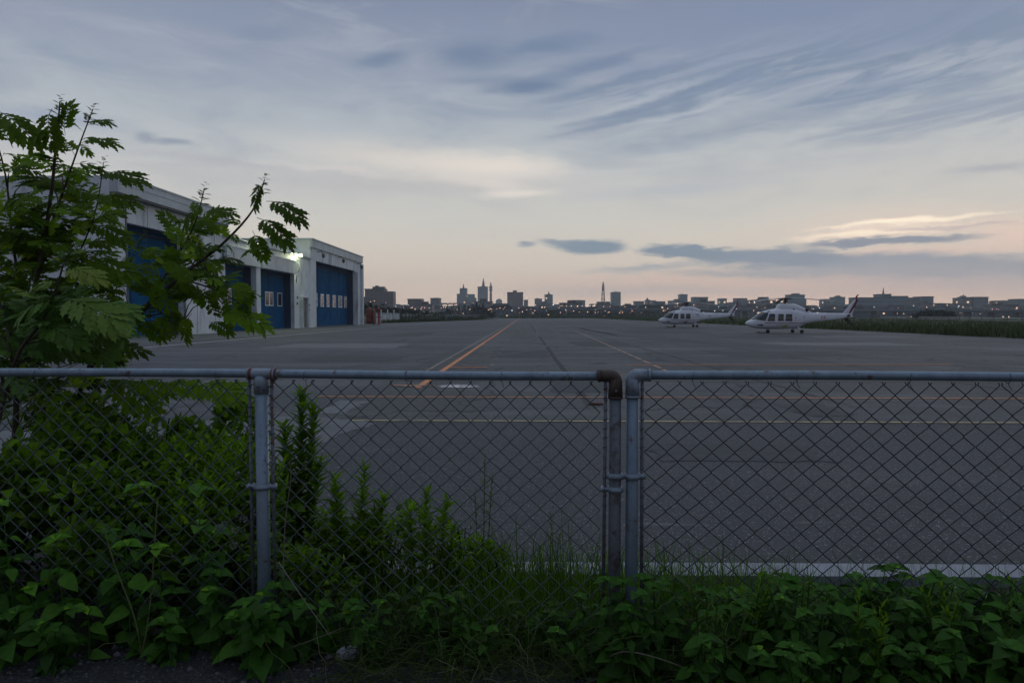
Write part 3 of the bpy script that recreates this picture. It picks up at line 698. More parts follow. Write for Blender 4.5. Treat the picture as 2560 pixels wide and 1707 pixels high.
# rail and post fence across the grass on the right
f = empty('rail_fence', (0,0,0), label='white rail fence on dark posts crossing the grass beyond the right hand verge', cat='fence')
M_rail = plain('white rail', (.55,.56,.56,1), .6, var=.1, scale=1)
P0, P1 = Vector((70, 84, 0)), Vector((150, 290, 0))
mb = MB()
for z in (.98, .55):
    s_ = (P1-P0).normalized(); k = 0
    mb.tube([P0+Vector((0,0,z)), P0.lerp(P1, .35)+Vector((0,0,z+.03)), P0.lerp(P1, .7)+Vector((0,0,z-.02)), P1+Vector((0,0,z))], .055 if z > .9 else .03, 5)
mb.build('rail', M_rail, f)
for k in range(24):
    q = P0.lerp(P1, (k/23)**1.3); mb = MB(); mb.box(q.x-.07, q.x+.07, q.y+.06, q.y+.18, 0, 1.25+.25*((k*7) % 3 == 0)); mb.build('post', M_under, f)
# ------------------------------------------------------------------ the city
def facade(name, wall, glass, sx, sz, lit=.04, fx=.55, fz=.5, litc=(1,.62,.35,1)):
    m, nt, b = newmat(name); co = objco(nt); s = nt.nodes.new('ShaderNodeSeparateXYZ'); nt.links.new(co.s, s.inputs[0])
    ux = (N(nt, s.outputs[0]) + N(nt, s.outputs[1]))/sx; uz = N(nt, s.outputs[2])/sz
    w = maprange(ux('FRACT')('SUBTRACT', .5)('ABSOLUTE'), fx/2+.01, fx/2, smooth=False)*maprange(uz('FRACT')('SUBTRACT', .5)('ABSOLUTE'), fz/2+.01, fz/2, smooth=False)
    wn = nt.nodes.new('ShaderNodeTexWhiteNoise'); oi = nt.nodes.new('ShaderNodeObjectInfo')
    nt.links.new(combine(nt, ux('FLOOR'), uz('FLOOR'), N(nt, oi.outputs['Random'])).s, wn.inputs['Vector'])
    r_ = N(nt, wn.outputs[0])
    g = mixc(nt, r_*.5, glass, tuple(x*1.8 for x in glass[:3])+(1,))
    wc = mixc(nt, maprange(noise(nt, co, .12, 4), .35, .7)*.4, wall, tuple(x*.7 for x in wall[:3])+(1,))
    nt.links.new(mixc(nt, w, wc, g).s, b.inputs['Base Color']); b.inputs['Roughness'].default_value = .6
    b.inputs['Emission Color'].default_value = litc
    nt.links.new((w*r_('GREATER_THAN', 1-lit)*1.3).s, b.inputs['Emission Strength']); return m
F_blue = facade('blue glass tower', (.075,.13,.16,1), (.04,.085,.11,1), 2.6, 3.4, .015, .8, .6)
F_brown = facade('brown apartment block', (.12,.095,.095,1), (.05,.05,.06,1), 3.2, 3.1, .02, .5, .45)
F_brick = facade('red brown slab block', (.14,.10,.10,1), (.05,.055,.07,1), 3.6, 3.2, .02, .55, .45)
F_band = facade('banded terminal', (.10,.14,.17,1), (.045,.08,.105,1), 30, 4.0, .0, .97, .5)
F_grey = facade('grey office', (.12,.135,.15,1), (.055,.07,.085,1), 3.4, 3.3, .02, .6, .5)
M_dkroof = plain('city roof', (.07,.075,.08,1), .8)
M_spire = plain('red white spire', (.20,.07,.05,1), .6)
M_dark = plain('dark steel', (.04,.045,.05,1), .6)
CITY = 'city buildings on the skyline'
def blk(root, name, sx0, sx1, yt, Y, mat, dep, zb=0.0, dy=0.0, cx=None):
    a, c = src(sx0, yt, Y), src(sx1, yt, Y); z = (a.z+c.z)/2
    mb = MB(); mb.box(a.x-root.location.x, c.x-root.location.x, dy, dy+dep, zb, z); return mb.build(name, mat, root), (a.x, c.x, z)
def building(x0, x1, yt, Y, mat, label, tops=(), spires=(), wings=(), parapet=True):
    a = src((x0+x1)/2, yt, Y); root = empty('building', (a.x, Y, 0), label=label, cat='building', group=CITY)
    w, (xa, xc, z) = blk(root, 'wall', x0, x1, yt, Y, mat, max(14, (x1-x0)*Y/1707*.6))
    dep = max(14, (x1-x0)*Y/1707*.6)
    if parapet:
        mb = MB(); mb.box(xa-a.x-.3, xc-a.x+.3, -.3, dep+.3, z+.01, z+.9); mb.build('roof', M_dkroof, root)
    for i, (u0, u1, y2) in enumerate(wings): blk(root, 'wing', u0, u1, y2, Y, mat, dep*.8, 0, 1.0+i)
    for (u0, u1, y2) in tops:
        q0, q1 = src(u0, y2, Y), src(u1, y2, Y); mb = MB(); mb.box(q0.x-a.x, q1.x-a.x, dep*.2, dep*.7, z+.92, q0.z); mb.build('plant_room', mat, root)
    for (u, yb, y2, r_) in spires:
        q, q2 = src(u, yb, Y), src(u, y2, Y); mb = MB(); mb.tube([(q.x-a.x, dep*.4, min(q.z, z)), (q.x-a.x, dep*.4, (q.z+q2.z)/2), (q.x-a.x, dep*.4, q2.z)], [r_, r_*.6, r_*.15], 6); mb.build('spire', M_spire, root)
    return root
building(912, 959, 724.5, 520, F_brown, 'broad brown apartment block standing right beside the farthest hangar, with stepped top', tops=((929,958,716),(936,941,713)), wings=((958.5,982,728),))
building(884, 911, 745, 500, F_brown, 'low dark block peeping between the hangar corner and the brown apartment block', tops=((890,897,741),))
building(1019, 1054, 749, 620, F_brown, 'low brown building between the apartment block and the stepped tower')
building(1076, 1099, 747, 700, F_grey, 'small dark building left of the stepped tower with the short spire', tops=((1082,1092,744),))
building(1142, 1168, 735.5, 1100, F_blue, 'stepped blue tower block with a short spire left of the tallest tower', spires=((1158,722,709,2.2),), wings=((1149,1167,720),(1168,1186,735),(1186,1190,744)))
building(1194, 1219, 717.5, 1250, F_blue, 'tallest blue grey tower with a tall red spire on its roof', tops=((1199,1214,715.5),), spires=((1208,717,695,3.2),))
building(1268, 1308, 732, 800, F_brick, 'wide dark red brown slab with a roof hut above the far runway end', tops=((1282,1292,725.5),))
building(1309.5, 1320, 751, 900, F_grey, 'tiny grey block touching the right side of the red brown slab')
building(1337, 1355, 748, 900, F_grey, 'small dark flat block left of the blue tower with the thin roof spire', tops=((1341,1346,745),))
building(1362, 1382, 737.5, 1100, F_blue, 'square blue tower with one thin spire, right of the red brown slab', tops=((1367,1378,735),), spires=((1372,736,728,2.0),))
building(1426, 1463, 752, 850, F_grey, 'long low grey block midway between the two blue towers', tops=((1433,1454,749.5),))
building(1529, 1552, 731.5, 1000, F_blue, 'plain blue tower just right of the lattice radio mast', tops=((1535,1547,729),), spires=((1541,729,726,1.0),))
building(1588, 1610, 754.5, 800, F_grey, 'low grey block right of the plain blue tower')
building(1616, 1625, 751, 950, F_grey, 'small pointed roof block between two low grey blocks', spires=((1620,752,744,3.0),))
building(1629, 1640, 752.5, 850, F_brown, 'small brown block left of the nearest skyline group behind the farther helicopter')
building(1675, 1689, 753, 900, F_grey, 'low block at the foot of the slim tower behind the farther rotor')
building(1689.5, 1700, 749, 920, F_brown, 'middle step of the group left of the slim tower')
building(1700.5, 1719, 737, 1000, F_blue, 'slim blue tower right above the rotor of the farther helicopter', tops=((1704,1710,734.5),))
building(1734, 1770, 744, 850, F_blue, 'wide dark blue block above the tail of the farther helicopter', tops=((1745,1765,742),))
building(1778, 1787, 753.5, 900, F_brown, 'tiny brown block between two blue blocks above the farther tail')
building(1801, 1817, 747.5, 900, F_blue, 'narrow blue block left of the tail fin of the farther helicopter')
building(1841, 1868, 747, 850, F_grey, 'grey block above the tail fin of the farther helicopter', tops=((1847,1860,745),), wings=((1868,1881,750),))
building(1903, 1921, 747, 880, F_grey, 'grey block left of the rotor head of the nearer helicopter', tops=((1908,1914,744.5),))
building(1974, 2012, 738, 820, F_blue, 'wide blue block with roof hut right of the nearer rotor head', tops=((1986,2002,733),), wings=((2012,2017,748),))
building(2060, 2080, 749, 850, F_brown, 'low brown block above the tail boom of the nearer helicopter', tops=((2064,2070,747),))
building(2087, 2113, 744, 830, F_blue, 'blue block with pointed roof hut left of the nearer tail fin', tops=((2094,2106,740),(2098,2102,738)))
building(2140, 2203, 745.5, 640, F_band, 'long banded terminal wing directly right of the nearer tail fin', tops=((2146,2180,744),))
building(2203, 2228, 737, 640, F_band, 'terminal tower with a red aerial, centre of the long banded building', tops=((2206,2226,735),), spires=((2216,737,718,1.0),))
building(2228.5, 2270, 742, 640, F_band, 'banded terminal wing immediately right of its red aerial tower', tops=((2232,2250,740.5),))
building(2270.5, 2300, 746, 640, F_grey, 'pale grey end block of the long banded terminal', wings=((2296,2303,752),))
building(2304, 2334, 743, 660, F_blue, 'square blue office block separated from the terminal by a gap', tops=((2312,2326,741),))
building(2336, 2362, 760, 620, F_grey, 'low grey shed right of the square blue office block')
building(2370, 2392, 761, 620, F_grey, 'low grey shed left of the spired block near the right edge')
building(2403, 2429, 746, 700, F_grey, 'grey block with a pointed spire near the right edge', tops=((2408,2424,742),(2414,2420,739)), spires=((2417,741,735,1.2),))
building(2435, 2471, 744, 700, F_grey, 'wide grey block next to the spired block near the right edge', tops=((2444,2458,742),))
building(2479, 2495, 756, 720, F_grey, 'low block between the wide grey block and the long flat one at the right edge')
building(2498, 2537, 753, 720, F_grey, 'long flat block near the right edge of the skyline', tops=((2500,2518,751),))
building(2545, 2575, 749, 700, F_grey, 'last block of the skyline cut by the right edge', tops=((2548,2562,747),))
# dome
q = src(1247.5, 746.5, 1100); t = empty('domed_hall', (q.x, 1100, 0), label='domed hall between the slim beacon tower and the red brown slab', cat='building', group=CITY)
r_ = 8.5*1100/1707*.95; mb = MB(); mb.loft([[(r_*math.cos(2*math.pi*j/18), r_*math.sin(2*math.pi*j/18), z) for j in range(18)] for z in (0, q.z-r_)]); mb.build('wall', F_grey, t)
mb = MB(); mb.loft([[(r_*math.cos(a_)*math.cos(2*math.pi*j/18), r_*math.cos(a_)*math.sin(2*math.pi*j/18), q.z-r_+.02+r_*math.sin(a_)) for j in range(18)] for a_ in np.linspace(0, 1.5, 7)]); mb.build('dome', F_blue, t)
# slim beacon tower
q = src(1227, 713, 1250); k = 1250/1707; t = empty('beacon_tower', (q.x, 1250, 0), label='slim round beacon tower with a bulging top beside the tallest tower', cat='tower', group=CITY)
def ring(r_, z, n=12): return [(r_*k*math.cos(2*math.pi*j/n), r_*k*math.sin(2*math.pi*j/n), z) for j in range(n)]
zt = lambda y: src(1227, y, 1250).z
mb = MB(); mb.loft([ring(3.4, 0), ring(3.0, zt(735)), ring(2.4, zt(728))]); mb.build('shaft', F_brown, t)
mb = MB(); mb.loft([ring(2.6, zt(728)+.1), ring(4.2, zt(726)), ring(4.2, zt(723)), ring(2.8, zt(722)), ring(4.0, zt(720)), ring(4.0, zt(716)), ring(2.4, zt(714))]); mb.build('gallery', F_blue, t)
mb = MB(); mb.loft([ring(1.8, zt(714)+.1), ring(1.6, zt(709)), ring(.4, zt(705))]); mb.build('spire', M_spire, t)
# lattice mast
q = src(1508, 703, 900); t = empty('radio_mast', (q.x, 900, 0), label='red and white lattice radio mast standing alone left of the plain blue tower', cat='mast')
zt = lambda y: src(1508, y, 900).z
M_mw = plain('mast white', (.34,.34,.36,1), .6); M_mr = plain('mast red', (.22,.07,.06,1), .6)
levels = [775,764,757,750,744,738,732,727]; W = [4.6,4.0,3.6,3.3,3.0,2.8,2.6,2.4]
for i in range(7):
    z0, z1 = (0 if i == 0 else zt(levels[i])), zt(levels[i+1]); w0, w1 = W[i]*.62, W[i+1]*.62; mb = MB()
    for sx, sy in ((1,1),(1,-1),(-1,-1),(-1,1)): mb.tube([(sx*w0, sy*w0, z0), (sx*w1, sy*w1, z1)], .32, 4)
    for s_ in (1, -1):
        mb.tube([(-w0, s_*w0, z0), (w1, s_*w1, z1)], .2, 4); mb.tube([(w0, s_*w0, z0), (-w1, s_*w1, z1)], .2, 4); mb.tube([(s_*w0, -w0, z0), (s_*w1, w1, z1)], .2, 4)
    mb.box(-w1-.3, w1+.3, -w1-.3, w1+.3, z1-.25, z1+.05); mb.build('lattice_stage', (M_mw, M_mr)[i % 2], t)
mb = MB(); mb.tube([(0,0,zt(727)), (0,0,zt(712)), (0,0,zt(703))], [1.7, 1.2, .25], 6); mb.build('aerial', M_mr, t)
for z_ in (722, 716): mb = MB(); mb.loft([[(r2*math.cos(j), r2*math.sin(j), zt(z_)+d_) for j in np.linspace(0, 5.5, 8)] for r2, d_ in ((1.2,0),(2.3,.3),(2.3,1.0),(1.2,1.3))]); mb.build('platform', M_mw, t)

# low houses of the town, each a thing of its own
hm = []
for i, (wc, rc) in enumerate((((.075,.11,.13),(.04,.055,.065)), ((.06,.09,.115),(.035,.05,.06)), ((.13,.155,.17),(.05,.06,.065)), ((.05,.075,.095),(.04,.055,.065)), ((.15,.14,.14),(.06,.055,.055)))):
    fm = facade('house wall', wc+(1,), (.03,.035,.045,1), 2.8, 2.9, .05 if i % 2 else .09, .45, .42, (1,.66,.42,1)); rm = plain('house roof', rc+(1,), .8)
    w, d, h = ((16, 10, 7), (24, 12, 9), (12, 10, 6), (34, 14, 7.5), (14, 12, 11))[i]
    mb = MB(); mb.box(-w/2, w/2, 0, d, 0, h, 0)
    if i in (0, 2): mb.prism([(-w/2-.5, h+.01), (w/2+.5, h+.01), (w/2-1, h+2.6), (-w/2+1, h+2.6)], 'y', -.4, d+.4, 1)
    elif i == 1: mb.box(-w/2-.3, w/2+.3, -.3, d+.3, h+.01, h+.7, 1); mb.box(-w*.2, w*.1, 2, d-2, h+.72, h+3, 0)
    elif i == 3: mb.box(-w/2-.3, w/2+.3, -.3, d+.3, h+.01, h+1.0, 1)
    else: mb.box(-w/2-.2, w/2+.2, -.2, d+.2, h+.01, h+.6, 1); mb.box(-2, 3, 2, d-3, h+.62, h+2.6, 1)
    o = mb.build('house', [fm, rm]); hm.append(o)
used = set(); cnt = 0
for row, (Y, n) in enumerate(((420, 34), (520, 46), (640, 52), (780, 58), (940, 60))):
    for i in range(n):
        k = rnd.randrange(5); sx = 880 + (2620-880)*(i+rnd.uniform(-.35, .35))/(n-1)
        if row == 0 and sx < 1190: continue
        q = src(sx, 780, Y)
        o = hm[k] if k not in used else hm[k].copy()
        if k in used: COL.objects.link(o)
        used.add(k)
        o.location = (q.x, Y+rnd.uniform(-30, 30), 0); s_ = (.62, .82, 1.03, 1.2, 1.42)[row]*rnd.uniform(.75, 1.2)
        o.scale = (s_*rnd.uniform(.8, 1.3), s_, s_*rnd.uniform(.8, 1.15))
        lab = ('low hip roofed house', 'flat house with a roof box', 'small pale hip roofed house', 'long flat shed', 'taller flat roofed block')[k]
        tag(o, lab + ' in the dark town below the skyline', 'house', 'houses of the distant town, kind %s' % ('hip roofed', 'roof box', 'pale', 'shed', 'tall')[k]); cnt += 1
# elevated road
f = empty('viaduct', (0,0,0), label='long elevated road crossing in front of the town behind both helicopters', cat='viaduct')
M_via = plain('viaduct concrete', (.10,.12,.14,1), .8)
A_, B_ = src(1370, 772, 400), src(2640, 776, 330)
mb = MB(); d = B_-A_
mb.loft([[(q.x, q.y+dy, z) for dy, z in ((-4.5, q.z-1.0),(4.5, q.z-1.0),(4.5, q.z+.3),(-4.5, q.z+.3))] for q in (A_, A_.lerp(B_, .5), B_)]); mb.build('deck', M_via, f)
for k in range(24):
    q = A_.lerp(B_, (k+.5)/24); mb = MB(); mb.box(q.x-.8, q.x+.8, q.y-2, q.y+2, 0, q.z-1.02); mb.build('pier', M_via, f)
f = empty('sound_barrier', (0,0,0), label='long pale roofed platform left of the runway in front of the stepped tower', cat='platform')
A2, B2 = src(1100, 757, 470), src(1196, 756, 470); mb = MB(); mb.box(A2.x, B2.x, 470, 478, A2.z-.9, A2.z); mb.build('roof', plain('pale roof', (.2,.23,.26,1), .6), f)
for k in range(7):
    mb = MB(); x = A2.x+1+(B2.x-A2.x-2)*k/6; mb.box(x-.3, x+.3, 472, 473, 0, A2.z-.91); mb.build('post', M_dark, f)

# town lights
BUL = {'warm': emit('warm bulb', (1,.62,.38,1), 2.4), 'white': emit('white bulb', (.95,.95,1,1), 2.6), 'pink': emit('pink bulb', (1,.5,.46,1), 1.9), 'amber': emit('amber bulb', (1,.5,.2,1), 2.2)}
lamps = {}
for c_, m_ in BUL.items():
    mb = MB(); mb.tube([(0,0,0), (0,0,.94), (0,-.02,1.0)], .008, 5, 0); mb.box(-.02,.02,-.06,.01,.98,1.01, 0)
    o = mb.build('street_lamp', [M_dark]); h = MB(); h.ball((0,-.05,.96), 1, 1, 1, 8, 5); hd = h.build('lamp_head', m_); hd.parent = o
    lamps[c_] = [o, hd, False]
def lamp(sx, sy, Y, c_, r_=None):
    q = src(sx, sy, Y); r_ = (r_ or rnd.uniform(.55, .95))*Y/1707*.80
    if q.z < .6: q.z = .6
    o, hd, u = lamps[c_]
    if u:
        o2 = o.copy(); COL.objects.link(o2); h2 = hd.copy(); COL.objects.link(h2); h2.parent = o2; o, hd = o2, h2
    lamps[c_][2] = True
    Z = q.z/.96; o.location = (q.x, Y, 0); o.scale = (Z, Z, Z); hd.location = (0,0,0)
    # head is modelled as a unit ball about its own centre, scaled to the lamp's size
    hd.scale = (r_/Z, r_/Z, r_/Z); hd.location = (0, -.05*(1-r_/Z), .96*(1-r_/Z))
    tag(o, '%s street lamp glowing among the houses of the distant town' % {'warm':'warm yellow','white':'cold white','pink':'pinkish red','amber':'deep amber'}[c_], 'street lamp', '%s lamps of the distant town' % c_)
for sx, sy, c_ in ((936,752,'amber'),(965,756,'pink'),(1012,757,'warm'),(1021,762,'white'),(927,754,'warm'),(990,766,'white'),(1028,770,'pink'),(1055,768,'warm'),(1062,769,'warm'),(1073,770,'pink'),(1109,768,'amber'),(1103,770,'pink'),(1060,779.5,'amber'),(1076,780,'white'),(1120,757,'warm'),(1130,757,'warm'),(1142,761,'amber'),(1053,772,'pink'),(1031,768.5,'pink'),(1114,768,'warm'),
                   (1339,762,'white'),(1383,762,'white'),(1400,764,'warm'),(1405,764,'warm'),(1416,765,'warm'),(1428,765,'white'),(1444,765,'warm'),(1455,765,'white'),(1467,765,'pink'),(1475,764,'white'),(1482,765,'white'),(1509,766,'pink'),(1525,766,'warm'),(1562,767,'amber'),(1280,776,'white'),(1317,774,'pink'),(1337,776,'pink'),(1297,770,'pink'),(1306,779,'pink'),(1242,772,'pink'),(1250,770,'pink'),(1222,774,'pink'),(1232,776,'pink'),(1262,768,'pink'),
                   (1415,776,'warm'),(1434,777,'pink'),(1448,780,'warm'),(1469,780,'warm'),(1495,780,'warm'),(1488,781,'pink'),(1523,780,'amber'),(1550,782,'pink'),(1401,781,'pink'),(1585,778,'warm'),(1577,781,'amber'),(1580,777,'pink'),(1614,768,'warm'),(1650,781,'warm'),(1658,777,'amber'),(1662,776,'warm'),(1669,771,'amber'),(1651,783,'amber'),(1556,781,'warm'),(1520,781,'pink'),
                   (1687,766,'pink'),(1694,765,'pink'),(1702,764,'pink'),(1734,762,'pink'),(1786,777,'white'),(1807,776,'white'),(1840,772,'white'),(1884,776,'pink'),(1886,756,'white'),(2033,772,'white'),(2048,770,'white'),(2056,756,'white'),
                   (2243,783,'pink'),(2259,784,'amber'),(2283,764,'white'),(2316,768,'warm'),(2367,763,'warm'),(2396,765,'white'),(2361,784,'amber'),(2327,785,'amber'),(2402,781,'pink'),(2415,780,'pink'),(2430,782,'white'),(2455,780,'pink'),(2461,780,'pink'),(2483,782,'white'),(2490,772,'pink'),(2495,774,'pink'),(2534,783,'amber'),(2547,785.5,'warm'),(2540,772,'pink'),(2450,784,'warm'),(2480,773,'pink'),(2350,781,'amber')):
    lamp(sx, sy, rnd.uniform(330, 375), c_, rnd.uniform(.8, 1.35))
for i in range(46):
    lamp(rnd.uniform(1225, 2555), rnd.uniform(766, 783), rnd.uniform(340, 395), rnd.choice(['warm','pink','pink','amber','white']), rnd.uniform(.5, .85))

TENS = {2: 'twenty', 3: 'thirty', 4: 'forty', 5: 'fifty', 6: 'sixty', 7: 'seventy'}
def nth(n):          # 1 -> first
    if n <= 19: return ORD[n-1]
    t, u = divmod(n, 10)
    return TENS[t][:-1]+'ieth' if u == 0 else TENS[t]+' '+ORD[u-1]
hs = [o for o in COL.objects if o.name.startswith('house') and o.get('category') == 'house']
rows = {}
for o in hs:
    d_ = o.location.y; r_ = min(range(5), key=lambda k: abs(d_-(420, 520, 640, 780, 940)[k]))
    rows.setdefault((o['label'].split(' in the dark')[0], r_), []).append(o)
for (lab, r_), L in rows.items():
    L.sort(key=lambda o: o.location.x/o.location.y)
    for i, o in enumerate(L): o['label'] = '%s, %s town row, %s from the left' % (lab, ('nearest', 'second', 'third', 'fourth', 'farthest')[r_], nth(i+1))
by = {}
for o in COL.objects:
    if o.get('category') == 'street lamp': by.setdefault(o['group'], []).append(o)
for g_, L in by.items():
    L.sort(key=lambda o: o.location.x/o.location.y)
    for i, o in enumerate(L): o['label'] = '%s lamp glowing in the distant town, %s from the left' % (o['label'].split(' street lamp')[0], nth(i+1))
# ------------------------------------------------------------------ helicopters
M_hw = plain('helicopter white', (.60,.63,.69,1), .32, var=.06, scale=1.5, dirt=(.42,.44,.48,1), dscale=.9, damt=.4)
M_hg = plain('helicopter belly', (.30,.32,.36,1), .4, var=.1)
M_win = bpy.data.materials.new('cabin glass'); M_win.use_nodes = True
b = M_win.node_tree.nodes['Principled BSDF']; b.inputs['Base Color'].default_value = (.012,.022,.028,1); b.inputs['Roughness'].default_value = .08; b.inputs['Specular IOR Level'].default_value = .6
M_hr = plain('dark red trim', (.13,.015,.03,1), .45); M_hb = plain('dark mechanism', (.035,.028,.03,1), .5, .3); M_hy = plain('yellow green trim', (.26,.33,.06,1), .5)
M_blade = plain('rotor blade', (.42,.44,.45,1), .5); M_tyre = plain('tyre', (.02,.02,.022,1), .9); M_strut = plain('strut', (.5,.52,.56,1), .4)
S_ = .00493
HK = np.array([[175,598,612,.03],[186,585,628,.16],[205,572,644,.28],[240,556,664,.42],[300,524,684,.57],[380,462,697,.68],[430,424,701,.72],[480,400,704,.74],[560,379,706,.76],
               [700,352,706,.77],[900,350,702,.77],[1000,356,694,.75],[1080,378,672,.68],[1150,402,640,.58],[1220,420,612,.44],[1320,427,588,.29],[1500,430,568,.20],[1700,434,545,.15],[1850,438,528,.12],[1950,458,514,.09],[2005,484,496,.025]])
def hsec(xc):
    t, bt, hw = (np.interp(xc, HK[:, 0], HK[:, i]) for i in (1, 2, 3)); return (775-t)*S_, (775-bt)*S_, hw
def hpt(xc, th, off=0.0):            # th: 0 = camera side (-y), pi/2 = top
    zt, zb, hw = hsec(xc); zc = zb + (zt-zb)*.45; c_, s_ = math.cos(th), math.sin(th); e = .72
    y = -math.copysign(abs(c_)**e, c_)*(hw+off); z = zc + math.copysign(abs(s_)**e, s_)*((zt-zc) if s_ > 0 else (zc-zb)) + (off*s_)
    return Vector(((xc-850)*S_, y, z))
def zth(xc, yc):                     # theta on the side wall whose height is the profile line yc
    zt, zb, hw = hsec(xc); zc = zb+(zt-zb)*.45; z = (775-yc)*S_; h = (zt-zc) if z > zc else (zc-zb)
    return math.asin(max(-1, min(1, math.copysign(min(1, abs((z-zc)/h))**(1/.72), z-zc))))
def hpatch(mb, corners, side=1, off=.012, n=6, mi=0):     # corners (x,y) profile positions: bl, br, tr, tl
    (x0,y0),(x1,y1),(x2,y2),(x3,y3) = corners; G_ = []
    for i in range(n+1):
        row = []
        for j in range(n+1):
            u, v = i/n, j/n
            x = (x0*(1-u)+x1*u)*(1-v)+(x3*(1-u)+x2*u)*v; y = (y0*(1-u)+y1*u)*(1-v)+(y3*(1-u)+y2*u)*v
            p_ = hpt(x, zth(x, y), off); row.append(Vector((p_.x, p_.y*side, p_.z)))
        G_.append(row)
    mb.loft(G_, mi, closed=False)
def wing(mb, poly, y, t):            # flat profile outline given thickness across the aircraft
    mb.prism([((x-850)*S_, (775-z)*S_) for x, z in poly], 'y', y-t/2, y+t/2)
def make_heli(loc, scale, label, swoosh, txt, txt_at, rot=0.0, psi=8):
    root = empty('helicopter', loc, rot, label=label, cat='helicopter', group='helicopters parked on the apron'); root.scale = (scale,)*3
    mb = MB(); xs = list(np.linspace(175, 300, 14))+list(np.linspace(312, 2005, 70))
    mb.loft([[hpt(x, 2*math.pi*j/28) for j in range(28)] for x in xs]); mb.build('fuselage', M_hw, root)
    mb = MB()
    CK = np.array([[690,356,.06],[704,330,.30],[722,280,.42],[770,268,.46],[990,272,.47],[1060,296,.44],[1140,334,.38],[1200,366,.30],[1262,404,.2],[1300,424,.1]])
    R_ = []
    for x in np.linspace(690, 1300, 30):
        t_ = (775-np.interp(x, CK[:,0], CK[:,1]))*S_; hw = np.interp(x, CK[:,0], CK[:,2]); zb = (775-430)*S_
        R_.append([((x-850)*S_, -hw*math.copysign(abs(math.cos(a_))**.6, math.cos(a_)), zb+(t_-zb)*max(0, math.sin(a_))**.55) for a_ in np.linspace(0, math.pi, 15)]+[((x-850)*S_, hw, zb-.02), ((x-850)*S_, -hw, zb-.02)])
    mb.loft(R_); mb.build('engine_cowling', M_hw, root)
    for s_ in (1, -1):
        for q in ([(300,540),(462,568),(522,430),(440,417)], [(494,570),(620,570),(626,450),(537,446)], [(668,566),(768,566),(772,452),(682,452)], [(796,568),(914,568),(912,452),(808,452)]):
            mb = MB(); hpatch(mb, q, s_, .012, 6, 0); mb.build('cabin_window', M_win, root)
        mb = MB(); hpatch(mb, [(330,640),(425,652),(430,626),(335,626)], s_, .012, 4); mb.build('chin_window', M_win, root)
        mb = MB(); hpatch(mb, [(450,606),(1215,608),(1215,600),(450,596)], s_, .010, 22); mb.build('stripe', M_hr, root)
        mb = MB(); hpatch(mb, [(500,420),(560,412),(556,400),(520,402)], s_, .02, 4); mb.build('air_intake', M_hb, root)
        mb = MB()
        hpatch(mb, [(638,646),(880,628),(882,624),(636,638)], s_, .010, 10)
        hpatch(mb, [(735,668),(830,668),(850,632),(780,640)], s_, .013, 6); mb.build('swoosh', swoosh, root)
        for q in ((975,515,9),(1040,545,7),(1125,505,14)):
            mb = MB(); hpatch(mb, [(q[0]-q[2],q[1]+q[2]),(q[0]+q[2],q[1]+q[2]),(q[0]+q[2],q[1]-q[2]),(q[0]-q[2],q[1]-q[2])], s_, .012, 2); mb.build('panel_mark', M_hg, root)
        # engine exhaust and side intake
        mb = MB(); mb.ball(((1195-850)*S_, -s_*.33, (775-380)*S_), .16, .12, .13, 10, 6); mb.build('exhaust', M_hb, root)
        mb = MB(); mb.ball(((962-850)*S_, -s_*.46, (775-375)*S_), .09, .05, .09, 8, 5); mb.build('side_intake', M_hb, root)
        # windscreen wraps round to the nose centre line
        mb = MB(); G_ = []
        for i in range(7):
            row = []
            for j in range(7):
                u, v = i/6, j/6; xb, xt = 262+20*(1-u), 404+34*(1-u)
                x = xb*(1-v)+xt*v; th0 = zth(min(x+25, 440), np.interp(x, [285,440], [538,420])); th = th0+(math.pi/2-.07-th0)*u
                p_ = hpt(x, th, .012); row.append(Vector((p_.x, p_.y*s_, p_.z)))
            G_.append(row)
        mb.loft(G_, 0, closed=False); mb.build('windscreen', M_win, root)
    # tail: swept fin with red trailing edge, stabiliser, ventral fin
    mb = MB(); wing(mb, [(1822,446),(1880,382),(2030,205),(2066,196),(2080,206),(1994,430),(1990,478),(1900,500)], 0, .10); mb.build('tail_fin', M_hw, root)
    mb = MB(); wing(mb, [(1926,438),(1952,380),(2040,232),(2068,204),(2086,206),(2030,330),(1952,440)], 0, .124); mb.build('fin_stripe', M_hr, root)
    mb = MB(); wing(mb, [(1838,512),(1905,508),(2000,632),(1948,634),(1885,570)], .02, .08); mb.build('ventral_fin', M_hb, root)
    mb = MB(); mb.loft([[((x-850)*S_, yy, (775-515)*S_+dz) for x, dz in ((1835,0),(1880,.035),(1935,0),(1880,-.03))] for yy in (-1.15, -.6, .6, 1.15)]); mb.build('stabiliser', M_hb, root)
    mb = MB(); mb.tube([((1915-850)*S_, -.02, (775-478)*S_), ((1915-850)*S_, -.30, (775-478)*S_)], .10, 10); g = mb.build('tail_rotor_hub', M_hb, root)
    tr = MB(); q0 = ((2058-850)*S_, -.08, (775-215)*S_)
    tr.prism([((x-850)*S_, (775-z)*S_) for x, z in ((2040,214),(2036,172),(2048,134),(2068,118),(2094,120),(2070,142),(2060,176),(2066,214))], 'y', -.10, -.07); tr.ball(q0, .11, .09, .09, 8, 5)
    tr.build('tail_rotor_blade', M_hr, root)
    # rotor
    mb = MB(); zh = (775-195)*S_; mb.tube([(0,0,(775-275)*S_), (0,0,zh+.02)], [.11, .09], 12); mb.tube([(-.18,.1,(775-272)*S_), (-.08,.05,zh-.1)], .03, 6); mb.tube([(.2,-.1,(775-272)*S_), (.09,-.05,zh-.1)], .03, 6); mb.tube([(-.24,-.02,zh-.12),(.24,.02,zh-.12)], .035, 8)
    mb.build('rotor_mast', M_hb, root)
